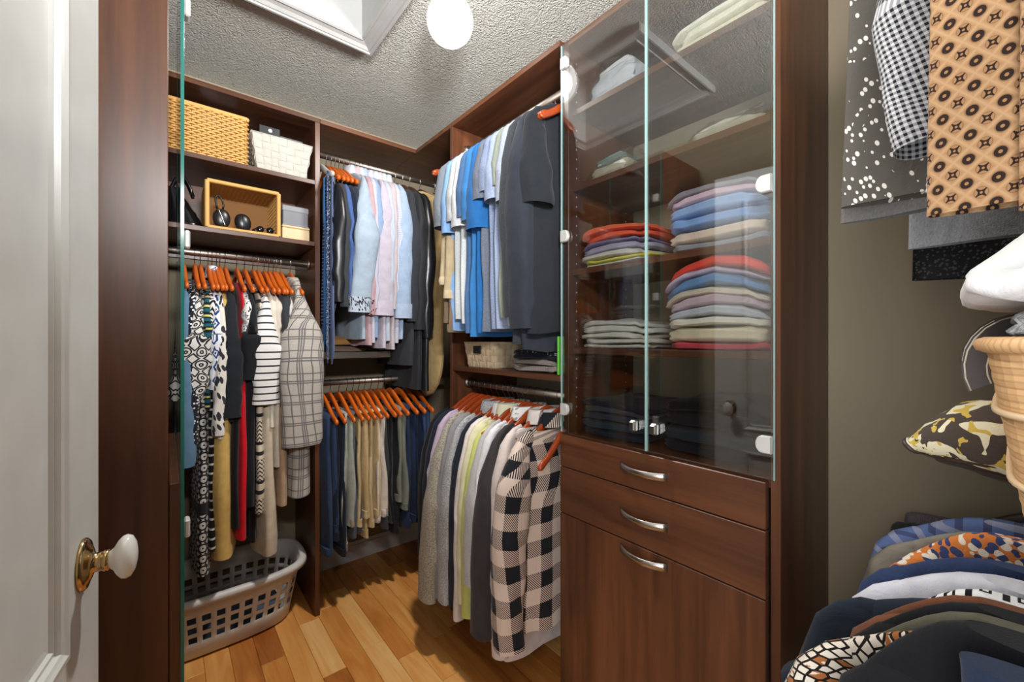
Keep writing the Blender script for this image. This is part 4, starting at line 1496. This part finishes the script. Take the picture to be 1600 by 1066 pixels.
# things sticking out of it
o = empty('papers', (0.10, 2.09, 1.957), 'white card leaning out of the tall wicker basket', 'card')
B(-0.03, -0.002, 0, 0.03, 0.002, 0.215).build('sheet', WHITE, o)
o.rotation_euler = (R(-8), R(12), R(8))
o = empty('striped_box', (0.18, 2.16, 1.957), 'small dark ribbed box at the back of the tall wicker basket', 'box')
g = B(-0.05, -0.03, 0, 0.05, 0.03, 0.222)
g.build('box', plain('violet_grey_card', (120, 110, 118), 0.6), o)
for k in range(5):
    B(-0.044 + 0.02 * k, -0.034, 0.19, -0.036 + 0.02 * k, -0.0302, 0.222, b=0.001).build('rib', plain('pale_rib', (150, 146, 150), 0.6), o)
o = empty('cable_coil', (0.045, 2.08, 1.957), 'dark tangle of cables on top of the tall wicker basket', 'cable')
g = G()
pts = [(0.05 * math.cos(t * 1.3) + 0.01 * nz(t, 1), 0.03 * math.sin(t * 1.1), 0.17 + 0.028 * nz(t * 0.6, 5) + 0.0006 * t) for t in [q * 0.35 for q in range(60)]]
g.tube(pts, 0.0045, 6)
g.tube([(0.0, 0.0, 0.0), (0.0, 0.0, 0.17)], 0.006, 6)
g.build('cables', BLACKP, o, True)

def strap_basket(name, label, c, hx, hy, h, taper, mat, nv, nh, rz=0.0, tuck=True):
    """tapered bin of broad straps woven over and under"""
    root = empty(name, c, label, 'basket', None, rz)
    def P_(side, u, s, off):
        """u -1..1 along side, s 0..1 up"""
        k = taper + (1 - taper) * s
        X, Y = hx * k, hy * k
        if side == 0: return (u * X, -Y - off, h * s)
        if side == 1: return (X + off, u * Y, h * s)
        if side == 2: return (-u * X, Y + off, h * s)
        return (-X - off, -u * Y, h * s)
    th_ = 0.0026
    for side in range(4):
        m_ = nv if side % 2 == 0 else max(3, int(nv * hy / hx))
        for i in range(m_):
            u0, u1 = -1 + 2 * (i + 0.03) / m_, -1 + 2 * (i + 0.97) / m_
            g = G()
            rows = []
            for k in range(nh * 4 + 1):
                s = k / (nh * 4)
                off = th_ * math.cos(PI * (s * nh - 0.5 + i))
                rows.append([P_(side, u, s, off + e) + (0, 0) for u, e in ((u0, 0), (u0, th_ * 0.9), (u1, th_ * 0.9), (u1, 0), (u0, 0))])
            g.grid(rows)
            g.build('strap', mat, root)
        for j in range(nh):
            s0, s1 = (j + 0.03) / nh, (j + 0.97) / nh
            g = G()
            rows = []
            for k in range(m_ * 4 + 1):
                u = -1 + 2 * k / (m_ * 4)
                off = -th_ * math.cos(PI * (k / 4 - 0.5 + j)) * (1 if True else 0)
                off *= math.sin(min(1, min(k, m_ * 4 - k) / 2) * PI / 2) if False else 1
                rows.append([P_(side, u, s, off + e) + (0, 0) for s, e in ((s0, 0), (s0, th_ * 0.9), (s1, th_ * 0.9), (s1, 0), (s0, 0))])
            g.grid(rows)
            g.build('strap', mat, root)
    g = G()
    cs = [P_(0, -1, 1, 0), P_(0, 1, 1, 0), P_(2, -1, 1, 0), P_(2, 1, 1, 0)]
    for i in range(4):
        g.tube([cs[i], cs[(i + 1) % 4]], 0.0045, 8)
    g.build('rim', mat, root, True)
    g = G()
    b = [P_(s, -1, 0.03, -0.004) for s in range(4)]
    t = [P_(s, -1, 0.97, -0.004) for s in range(4)]
    rows = [[q + (0, 0) for q in b + b[:1]], [q + (0, 0) for q in t + t[:1]]]
    g.grid(rows)
    g.f.append((0, 1, 2, 3))
    g.build('lining', mat, root)
    return root
b2 = strap_basket('strap_basket', 'white woven strap bin with black folders on the top left shelf', (0.385, 2.10, 1.949), 0.115, 0.10, 0.15, 0.8, STRAPW, 7, 5)
o = empty('box', (0.345, 2.11, 1.956), 'black box with a white dot standing in the white strap bin', 'box')
B(-0.04, -0.05, 0, 0.04, 0.02, 0.208, b=0.002).build('box', plain('charcoal_card', (40, 40, 44), 0.5), o)
G().lathe([(0.0001, 0), (0.008, 0), (0.008, 0.001), (0.0001, 0.0012)], 16, (0.002, -0.0511, 0.19), 1).build('dot', WHITE, o)
o = empty('box', (0.437, 2.13, 1.956), 'dark grey box behind the black one in the white strap bin', 'box')
B(-0.05, -0.05, 0, 0.045, 0.02, 0.190, b=0.002).build('box', plain('slate_card', (92, 94, 100), 0.5), o)

# wicker box lying on its side on the second shelf, open towards the room
b3 = empty('wicker_box', (0.2475, 2.118, 1.775), 'honey wicker basket lying on its side with its open front to the room', 'basket')
inner = empty('body', (0, 0.118, 0))
wicker_box(inner, 0, 0, 0, 0.125, 0.092, 0.21, 22)
inner.parent = b3
inner.rotation_euler = (R(90), 0, 0)
for ch in list(inner.children):
    ch.parent = b3
    ch.location = (0, 0.118, 0)
    ch.rotation_euler = (R(90), 0, 0)
bpy.data.objects.remove(inner)
def blob(name, label, cat, c, s, mat, tilt=(0, 0, 0), pw=0.8, n=24, group=None):
    root = empty(name, c, label, cat, group)
    root.rotation_euler = tilt
    g = G()
    P = []
    for k in range(15):
        ph = -PI / 2 + PI * k / 14
        r = max(0.01, math.cos(ph)) ** pw
        P.append([(s[0] * r * math.cos(t), s[1] * r * math.sin(t), s[2] * math.sin(ph) + s[2], 0, 0) for t in [2 * PI * j / n for j in range(n + 1)]])
    g.grid(P)
    g.build('body', mat, root, True)
    return root
p1 = blob('pouch', 'black teardrop purse with silver zip and strap in the wicker box', 'purse', (0.172, 2.05, 1.692), (0.030, 0.014, 0.038), LEATHER)
G().tube([(0.012 * t, -0.0146 + 0.004 * abs(t) , 0.072 - 0.066 * (t + 1) / 2) for t in [q / 6 - 1 for q in range(13)]], 0.003, 6).build('zip', WIREL, p1, True)
G().tube([(0.004 + 0.012 * math.sin(t), 0, 0.074 + 0.05 * (t / PI)) if t < 0.1 else (-0.006 + 0.014 * math.cos(t * 1.3), 0, 0.075 + 0.055 * math.sin(t)) for t in [PI * q / 10 for q in range(11)]], 0.0035, 6).build('strap', BLACKP, p1, True)
p2 = blob('pouch', 'black egg shaped purse with centre seam in the wicker box', 'purse', (0.250, 2.06, 1.692), (0.030, 0.016, 0.036), LEATHER, (0, R(-6), 0))
G().tube([(0, -0.0165 * math.cos(t) - 0.0005, 0.036 + 0.036 * math.sin(t)) for t in [-1.3 + 2.6 * q / 12 for q in range(13)]], 0.0012, 6).build('seam', BLACKP, p2, True)
sg = empty('sunglasses', (0.325, 2.05, 1.690), 'small dark sunglasses lying at the right of the wicker box', 'sunglasses')
for sx_ in (-0.018, 0.018):
    G().lathe([(0.0005, 0), (0.014, 0), (0.014, 0.002), (0.0005, 0.003)], 18, (sx_, -0.01, 0.017), 1).build('lens', plain('dark_lens', (20, 18, 20), 0.1), sg, True)
    G().tube([(sx_ * 1.8, -0.008, 0.022), (sx_ * 1.85, 0.03, 0.02), (sx_ * 1.7, 0.045, 0.004)], 0.0018, 6).build('arm', BLACKP, sg, True)
G().tube([(-0.008, -0.01, 0.02), (0, -0.012, 0.023), (0.008, -0.01, 0.02)], 0.0018, 6).build('bridge', BLACKP, sg, True)
blob('pouch', 'flat black glasses pouch between the egg purse and the sunglasses', 'purse', (0.292, 2.055, 1.692), (0.014, 0.012, 0.009), LEATHER)
# patent bag left of it
pb = empty('handbag', (0.062, 2.09, 1.674), 'glossy black patent handbag at the left end of the second shelf', 'handbag')
g = G()
PAT = plain('black_patent_leather', (14, 15, 18), 0.12, 0, 0.7)
P = []
for k in range(13):
    s = k / 12
    P.append([(x + 0.0, y, z, 0, 0) for x, y, z, a in ring(-0.02 - 0.03 * s, 0, 0.004 + 0.15 * s, 0.085 * (1 - 0.72 * s) + 0.006 * nz(k * 0.7), 0.06 * (1 - 0.55 * s), 0, 26, 0.8)])
g.grid(P)
g.f.append(tuple(range(0, 26)))
g.build('body', PAT, pb, True)
for d in (-0.018, 0.012):
    G().tube([(-0.055 + 0.075 * q / 10, d, 0.13 + 0.075 * math.sin(PI * q / 10)) for q in range(11)], 0.0055, 8).build('handle', PAT, pb, True)
o = empty('box', (0.442, 2.11, 1.674), 'cream wooden box on the second shelf under a grey box', 'box')
B(-0.055, -0.085, 0, 0.055, 0.08, 0.055, b=0.003).build('box', CREAMB, o)
B(-0.056, -0.086, 0.056, 0.056, 0.081, 0.066, b=0.003).build('lid', CREAMB, o)
o = empty('box', (0.442, 2.11, 1.7405), 'grey archive box with a lid on top of the cream box', 'box')
B(-0.052, -0.08, 0, 0.050, 0.07, 0.075, b=0.003).build('box', GREYB, o)
B(-0.054, -0.082, 0.062, 0.052, 0.072, 0.088, b=0.003).build('lid', plain('grey_card_lid', (138, 140, 146), 0.5), o)
B(-0.054, -0.083, 0.0, 0.052, 0.06, 0.006, b=0.002).build('foot', plain('grey_card_lid', (138, 140, 146), 0.5), o)

# ------------------------------------------------------------------ middle shelf items
S2 = 1.1775
folded('folded_trousers', 'brown folded trousers on the shelf behind the pale shirts', 'folded trousers', None, (0.66, 2.13), 0.11, 0.12, S2, 0.02, S(112, 92, 76), 0.008, 0.0, seed=4).rotation_euler = (0, 0, 0)
folded('folded_trousers', 'ochre folded trousers at the back of the shelf behind the pale shirts', 'folded trousers', None, (0.64, 2.15), 0.09, 0.10, S2 + 0.0305, 0.03, S(150, 110, 62), 0.008, 0.0, seed=5)
b4 = strap_basket('strap_basket', 'cream woven strap basket with a black handle slot on the right wall shelf', (1.115, 1.44, 1.119), 0.105, 0.10, 0.105, 0.86, STRAPC, 7, 4, R(-90))
B(-0.03, -0.108, 0.060, 0.024, -0.1005, 0.092, b=0.003).build('handle_slot', BLACKP, b4)
pile(1.15, 1.115, 1.1185, 0.13, 0.125, [
    (0.022, fabric('check', (150, 138, 130), (90, 84, 84), (110, 100, 100), p=0.012), 'brown checked folded scarf at the bottom beside the cream basket'),
    (0.018, fabric('heather', (120, 110, 104), (150, 140, 132)), 'taupe folded scarf above the brown checked one'),
    (0.016, S(26, 30, 44), 'navy folded scarf in the pile beside the cream basket'),
    (0.014, fabric('dots', (20, 20, 24), (170, 170, 176), p=0.01), 'black folded scarf with white specks topmost beside the basket')], 'folded scarves beside the cream basket', 0.01, 'folded_scarf', 'folded scarf')
o = empty('folder', (1.05, 0.968, 1.1185), 'bright green folder standing against the glass cabinet', 'folder')
B(-0.045, -0.004, 0, 0.2, 0.004, 0.13, b=0.002).build('cover', plain('bright_green_plastic', (84, 176, 44), 0.4), o)
B(-0.040, 0.0045, 0.004, 0.195, 0.008, 0.124, b=0.001).build('pages', WHITE, o)

# ------------------------------------------------------------------ laundry basket
lb = empty('laundry_basket', (0.165, 2.145, 0), 'white plastic laundry basket with square holes on the floor', 'laundry basket')
def stad(ang, ax, ay, e=0.62):
    c, s = math.cos(ang), math.sin(ang)
    return ax * sgn(c) * abs(c) ** e, ay * sgn(s) * abs(s) ** e
HB = 0.255
NC = 34
zt_ = [0.0, 0.012, 0.060, 0.074, 0.100, 0.115, 0.141, 0.156, 0.182, 0.200, HB]
hole_rows = (2 + 1, 5, 7)
hole_rows = (3, 5, 7)
g = G()
ts = [2 * PI * i / 2000 for i in range(2001)]
cum = [0.0]
for a_, b_ in zip(ts, ts[1:]):
    p_, q_ = stad(a_, 0.29, 0.16), stad(b_, 0.29, 0.16)
    cum.append(cum[-1] + math.hypot(p_[0] - q_[0], p_[1] - q_[1]))
def at_arc(f):
    f = (f % 1.0) * cum[-1]
    lo = 0
    hi = 2000
    while hi - lo > 1:
        md_ = (lo + hi) // 2
        if cum[md_] <= f: lo = md_
        else: hi = md_
    return ts[lo] + (ts[1]) * (f - cum[lo]) / max(1e-9, cum[hi] - cum[lo])
P = []
for k, z in enumerate(zt_):
    s = z / HB
    row = []
    for i in range(NC * 3 + 1):
        cell, sub = divmod(i, 3)
        t = at_arc((cell + (0, 0.2, 0.8)[sub]) / NC)
        x, y = stad(t, 0.262 + 0.048 * s - (0.03 if k == 0 else 0), 0.135 + 0.045 * s - (0.02 if k == 0 else 0))
        row.append((x, y, z, 0, 0))
    P.append(row)
g.grid(P, skip=lambda i, j: i in hole_rows and j % 3 == 1 and i + 0 < 9)
g.f.append(tuple(g.p(*P[0][k]) for k in range(NC * 3)))
o = g.build('basket', PLASTIC, lb, True)
md = o.modifiers.new('thickness', 'SOLIDIFY')
md.thickness = 0.0035
md.offset = 0
g = G()
rows = []
for d, dz in ((-0.004, 0.0), (0.004, 0.006), (0.018, 0.004), (0.024, -0.004), (0.024, -0.022), (0.020, -0.022), (0.019, -0.006), (0.004, -0.002), (-0.004, 0.0)):
    rows.append([stad(2 * PI * i / 96, 0.310 + d, 0.180 + d) + (HB + dz, 0, 0) for i in range(97)])
g.grid(rows)
g.build('rim', plain('white_plastic', (216, 212, 208), 0.35), lb, True)
folded('folded_shirt', 'blue grey clothes lying inside the laundry basket', 'clothes', None, (0.165, 2.145), 0.22, 0.10, 0.016, 0.075, S(92, 104, 124), 0.02, 0.0, seed=3.3)

# ------------------------------------------------------------------ garments near the camera on the right
uR = empty('closet_side_unit', (0.9, -0.3, 0), 'walnut shelf with two rails on the front wall right of the camera', 'closet unit')
part(uR, 'shelf', B(0.36, YD, 1.045, XB, -0.075, 1.064), WX)
part(uR, 'shelf', B(0.36, YD, 2.05, XB, -0.12, 2.07), WX)
part(uR, 'side_panel', B(0.34, YD, 0, 0.36, -0.12, 2.2), WV)
rod(uR, (0.361, -0.05, 1.985), (XB - 0.002, -0.05, 1.985))
rod(uR, (0.361, -0.05, 0.955), (XB - 0.002, -0.05, 0.955))
gR = 'skirts and shirts on the upper rail near the camera'
RR = R(90)
RU = lambda x, y=-0.15: (x, y, 1.985)
def skirt(label, x, ymax, zb, mat, hw=0.16, T=0.014, name='skirt', cat='skirt', seed=None, amp=0.006, hem=0.006, ztop=-0.115, waist=0.02, flare=0.06):
    """flat garment whose edge towards the aisle is at y = ymax"""
    cy = -0.05
    hw = ymax - cy
    garment.k += 1
    root = empty(name, (x, cy, 1.985), label, cat, gR, RR)
    hanger('dark', (x, cy, 1.985), RR, short('dark hanger carrying the ' + label), 'dark hangers').scale = (min(1, hw / 0.22), 1, 1)
    L = 1.985 - zb
    g = G()
    P = []
    for i in range(22):
        s = i / 21
        z = ztop - (L + ztop) * s
        w_ = hw * (1 - flare + flare * s) 
        row = []
        for xx, yy, zz, a in ring(0, 0, z, w_, T * (0.6 + 0.5 * s), 0, 44, 0.7):
            wv = math.sin(xx * 38 + garment.k) * 0.6 + nz(xx * 12, garment.k, z * 3)
            row.append((xx, yy + amp * s * wv, zz + (hem * nz(xx * 6, garment.k + 2) if i == 21 else 0), a, zz))
        P.append(row)
    g.grid(P)
    g.f.append(tuple(g.p(*P[0][k]) for k in range(44)))
    g.build('body', mat, root, True)
    g = G()
    P = [[(x_, y_, z_, a, z_) for x_, y_, z_, a in ring(0, 0, ztop + dz, hw * (1 - flare) + 0.003, T * 0.6 + 0.003, 0, 44, 0.7)] for dz in (0.002, -0.035)]
    g.grid(P)
    g.build('waistband', mat, root, True)
    return root
FOU = fabric('foulard', (156, 116, 80), (46, 33, 28), (186, 152, 114), p=0.020)
skirt('brown silk skirt with star and oval print nearest the camera', 0.60, 0.055, 1.362, FOU, 0.17, 0.012, amp=0.004)
skirt('second brown star print skirt panel hanging a little lower', 0.575, -0.005, 1.352, FOU, 0.14, 0.008, amp=0.003)
# checked shirt whose sleeve hangs between the two printed skirts
GIN = fabric('gingham', (206, 206, 208), (32, 34, 42), p=0.0075)
garment('shirt', 'black and white houndstooth check shirt between the printed skirts', 'shirt', gR, RU(0.745, -0.05), RR, 0.56, GIN, sleeve='long', W=0.115, T=0.012, sl=0.33, sb=0.036, sa=0.045, hk='dark', zt=-0.09, sx=0.0, both=False, hgroup='dark hangers', hlabel='dark hanger carrying the houndstooth check shirt')
skirt('dark taupe skirt with white petal and spiral print near the camera', 0.855, 0.178, 1.452, fabric('petal', (88, 84, 78), (226, 222, 214), p=0.0125), 0.17, 0.018, amp=0.005)
skirt('plain grey trousers just behind the petal print skirt', 0.90, 0.187, 1.437, fabric('heather', (104, 102, 100), (118, 116, 114)), 0.16, 0.012, 'trousers', 'trousers')
skirt('mid grey wool trousers with a broad crease behind the plain grey pair', 1.00, 0.114, 1.395, fabric('heather', (124, 126, 130), (146, 148, 152)), 0.15, 0.012, 'trousers', 'trousers')
skirt('black pleated skirt with sequins furthest down the upper rail', 1.10, 0.120, 1.350, fabric('dots', (12, 12, 14), (60, 60, 64), p=0.006, rough=0.5), 0.16, 0.014)
skirt('plain black skirt at the far end of the upper rail', 1.19, 0.07, 1.36, fabric('solid', (16, 16, 18)), 0.15, 0.014)

gF = 'clothes on the lower rail near the camera'
def fr(x, ymax, zsh, L, mat, label, name='shirt', cat='shirt', **k):
    """garment whose shoulder end towards the aisle is at y=ymax and height zsh"""
    d = dict(sleeve='long', sl=0.30, sb=0.030, sa=0.032, T=0.018, zt=-0.075, drop=0.085, neck=0.075, both=False, hk='dark', sx=0.0, n=40, planar=True)
    d.update(k)
    tl = 0.955
    d['zt'] = -0.040
    tl += min(0.08, max(-0.03, zsh - 0.83))
    W = ymax + 0.05
    d['hs'] = min(1.0, (W - 0.012) / 0.215)
    return garment(name, label, cat, gF, (x, -0.05, tl), RR, L, mat, W=W, hgroup='dark hangers', **d)
def frt(x, ymax, zsh, mat, label, w=0.15, th=0.012):
    w = ymax + 0.05
    r_ = trousers(label, (x, -0.05, 0.955), RR, 0.5, 0.45, mat, gF, hk='dark', w=w, w1=w + 0.005, th=th, zb=zsh - 0.955, gap=th + 0.002)
    return r_

frt(1.285, 0.150, 0.845, fabric('heather', (84, 76, 84), (104, 96, 102)), 'mauve grey folded trousers furthest down the lower rail near the camera')
frt(1.215, 0.164, 0.835, S(52, 52, 54), 'dark grey folded trousers second down the lower rail near the camera', th=0.018)
fr(1.13, 0.165, 0.832, 0.62, fabric('check', (122, 146, 204), (70, 58, 96), (206, 206, 226), p=0.035), 'blue and violet plaid shirt on the lower rail near the camera')
fr(1.055, 0.160, 0.828, 0.60, S(132, 126, 114), 'taupe shirt between the blue plaid and the navy one')
fr(1.00, 0.125, 0.845, 0.60, fabric('floral', (206, 120, 60), (226, 214, 196), (60, 70, 110), p=0.012), 'orange floral blouse on the lower rail near the camera', 'blouse', 'blouse')
fr(0.955, 0.158, 0.818, 0.60, S(48, 62, 96), 'navy blue shirt in front of the orange floral blouse')
fr(0.895, 0.158, 0.815, 0.62, S(212, 212, 222), 'white shirt with a soft rounded shoulder on the lower rail', T=0.03)
fr(0.825, 0.192, 0.800, 0.55, S(34, 42, 54), 'dark navy jacket whose shoulder sticks out furthest into the room', 'jacket', 'jacket', sb=0.04, sa=0.036, T=0.024, sx=0.012)
fr(0.765, 0.110, 0.845, 0.58, fabric('geo', (226, 226, 226), (20, 20, 24), p=0.03), 'black and white geometric print blouse on the lower rail', 'blouse', 'blouse')
fr(0.735, 0.128, 0.848, 0.58, S(112, 70, 48), 'brown top behind the black jacket on the lower rail', 'top', 'top', T=0.012)
fr(0.705, 0.124, 0.852, 0.58, S(24, 24, 28), 'black jacket behind the olive top on the lower rail', 'jacket', 'jacket')
fr(0.668, 0.118, 0.857, 0.58, S(92, 90, 76), 'olive top on the lower rail near the camera', 'top', 'top', T=0.014)
fr(0.635, 0.116, 0.860, 0.58, S(40, 46, 66), 'dark blue top behind the snakeskin print blouse', 'top', 'top', T=0.014)
fr(0.592, 0.152, 0.866, 0.60, fabric('scale', (206, 196, 182), (150, 92, 50), (26, 20, 18), p=0.009), 'brown and white snakeskin print blouse on the lower rail', 'blouse', 'blouse', sb=0.04, sa=0.04, T=0.014, sx=0.012)
fr(0.530, 0.098, 0.908, 0.60, S(18, 18, 22), 'plain black jacket nearest the camera on the lower rail', 'jacket', 'jacket', T=0.022)
fr(0.47, 0.022, 0.915, 0.58, S(34, 44, 66), 'navy jacket in the bottom right corner nearest the camera', 'jacket', 'jacket', T=0.02)

# ------------------------------------------------------------------ shelf near the camera: basket, linen and bag
sb_ = empty('strap_basket', (0.66, -0.16, 1.0645), 'tan woven basket heaped with white linen on the shelf near the camera', 'basket')
g = G()
P = []
hb = 0.168
TB = fabric('pin', (206, 164, 116), (176, 132, 88), p=0.006)
MB_ = M('tan_basket_weave', 0.55)
uu, vv_, _ = MB_.uv()
MB_.color(MB_.mix((vv_ / 0.0055).fr().lt(0.3) * 0.5, (212, 172, 124), (176, 128, 84)))
MB_.bump((vv_ / 0.0055).fr() - 0.5, 0.5, 0.001)
for k in range(29):
    s = k / 28
    P.append([(x, y, z, a, z) for x, y, z, a in ring(0, 0, hb * s, 0.145 + 0.015 * s + (0.0006 if k % 2 else 0), 0.150 + 0.025 * s + (0.0006 if k % 2 else 0), 0, 48, 0.35)])
g.grid(P)
g.f.append(tuple(g.p(*P[0][k]) for k in range(48)))
g.build('body', MB_.mat, sb_, False)
rg = ring(0, 0, hb, 0.161, 0.176, 0, 48, 0.35)[:-1]
G().tube([(x, y, z) for x, y, z, a in rg], 0.007, 8, closed=True).build('rim', MB_.mat, sb_, True)
for z in (0.05, 0.11):
    s = z / hb
    rg = ring(0, 0, z, 0.1475 + 0.015 * s, 0.1525 + 0.025 * s, 0, 48, 0.35)[:-1]
    G().tube([(x, y, z) for x, y, z, a in rg], 0.003, 6, closed=True).build('band', plain('pale_leather_band', (214, 186, 148), 0.5), sb_, True)
folded('folded_towel', 'grey flecked towel lying on top of the tan basket', 'towel', None, (0.66, -0.15), 0.15, 0.16, 1.236, 0.022, fabric('tweed', (196, 198, 200), (120, 126, 134)), 0.01, 0.0, seed=2)
folded('pillow_slip', 'white rounded pillow slip on the grey flecked towel', 'pillow', None, (0.66, -0.135), 0.15, 0.165, 1.262, 0.036, S(226, 226, 226), 0.012, 0.010, seed=8, fold=False, rough=0.01)
o = folded('cloth', 'pointed white cloth heaped topmost over the tan basket', 'cloth', None, (0.0, 0.0), 0.13, 0.16, 0.0, 0.030, S(222, 224, 222), 0.03, 0.0, seed=12, fold=False, rough=0.012)
o.location = (0.66, -0.135, 1.312)
o.rotation_euler = (R(-16), 0, 0)
# bag beside the basket
hb_ = empty('handbag', (0.80, -0.026, 1.046), 'camouflage print cloth handbag with dark handles sticking out beside the tan basket', 'handbag')
CAM = fabric('camo', (72, 62, 56), (214, 206, 176), (190, 164, 74), p=0.02)
n = 36
# the bag lies tipped over: its mouth (first rows) towards the aisle
sect = [(0.098, 0.040, 0.056, 0.046, 0.010), (0.085, 0.036, 0.080, 0.056, 0.022), (0.060, 0.030, 0.108, 0.062, 0.034), (0.025, 0.020, 0.116, 0.064, 0.042), (-0.02, 0.020, 0.112, 0.062, 0.042), (-0.06, 0.022, 0.104, 0.058, 0.036), (-0.085, 0.03, 0.09, 0.05, 0.024)]
P = []
for k in range(19):
    s = k / 18
    q = lerp([(i / 6,) + v for i, v in enumerate(sect)], s)
    yy, z0_, z1_, w_, _h = q
    row = []
    for j in range(n + 1):
        t = 2 * PI * j / n
        cz, cx = math.sin(t), math.cos(t)
        zz = (z0_ + z1_) / 2 + (z1_ - z0_) / 2 * sgn(cz) * abs(cz) ** 0.75
        row.append((w_ * sgn(cx) * abs(cx) ** 0.65, yy + 0.012 * cz * (1 - s) - 0.012 * cx * (1 - s), zz + 0.004 * nz(cx * 2, k * 0.4), 0.065 * t, 0.22 * s))
    P.append(row)
g = G()
g.grid(P)
g.f.append(tuple(g.p(*P[-1][k]) for k in range(n)))
g.build('body', CAM, hb_, True)
STI = plain('white_stitching', (214, 206, 194), 0.7)
DKB = plain('dark_brown_leather', (62, 50, 46), 0.45)
rim = [(x, y + 0.001, z) for x, y, z, a, b in P[0][:-1]]
G().tube(rim, 0.003, 8, closed=True).build('rim', DKB, hb_, True)
G().tube([(x * 1.03, y - 0.002, z * 1.0 + 0.003) for x, y, z in rim], 0.0011, 5, closed=True).build('stitching', STI, hb_, True)
g = G()
g.grid([[(x * 0.9, y, min(z, 0.045 + 0.1 * (z - 0.045)) - 0.005, x, z) for x, y, z, a, b in P[k]] for k in range(3, 17)])
g.build('woven_base', fabric('gingham', (70, 52, 40), (40, 30, 26), p=0.006), hb_, True)
def strap_loop(x, y, z, r0, r1):
    """broad flat leather handle seen on its face"""
    g = G()
    rows = []
    for q in range(21):
        t = PI * (0.02 + 1.0 * q / 20)
        t = -0.15 * PI + 1.7 * PI * q / 20
        rows.append([(x + e, y + 0.8 * r * math.cos(t), z + r * math.sin(t), 0, 0) for r, e in ((r0, -0.002), (r1, -0.002), (r1, 0.002), (r0, 0.002), (r0, -0.002))])
    g.grid(rows)
    h = g.build('handle', DKB, hb_)
    for r in (r0 + 0.003, r1 - 0.003):
        G().tube([(x - 0.0024, y + 0.8 * r * math.cos(-0.15 * PI + 1.7 * PI * q / 20), z + r * math.sin(-0.15 * PI + 1.7 * PI * q / 20)) for q in range(21)], 0.0009, 5).build('stitching', STI, h, True)
strap_loop(-0.064, 0.012, 0.158, 0.036, 0.064)
strap_loop(0.03, 0.018, 0.160, 0.040, 0.064)
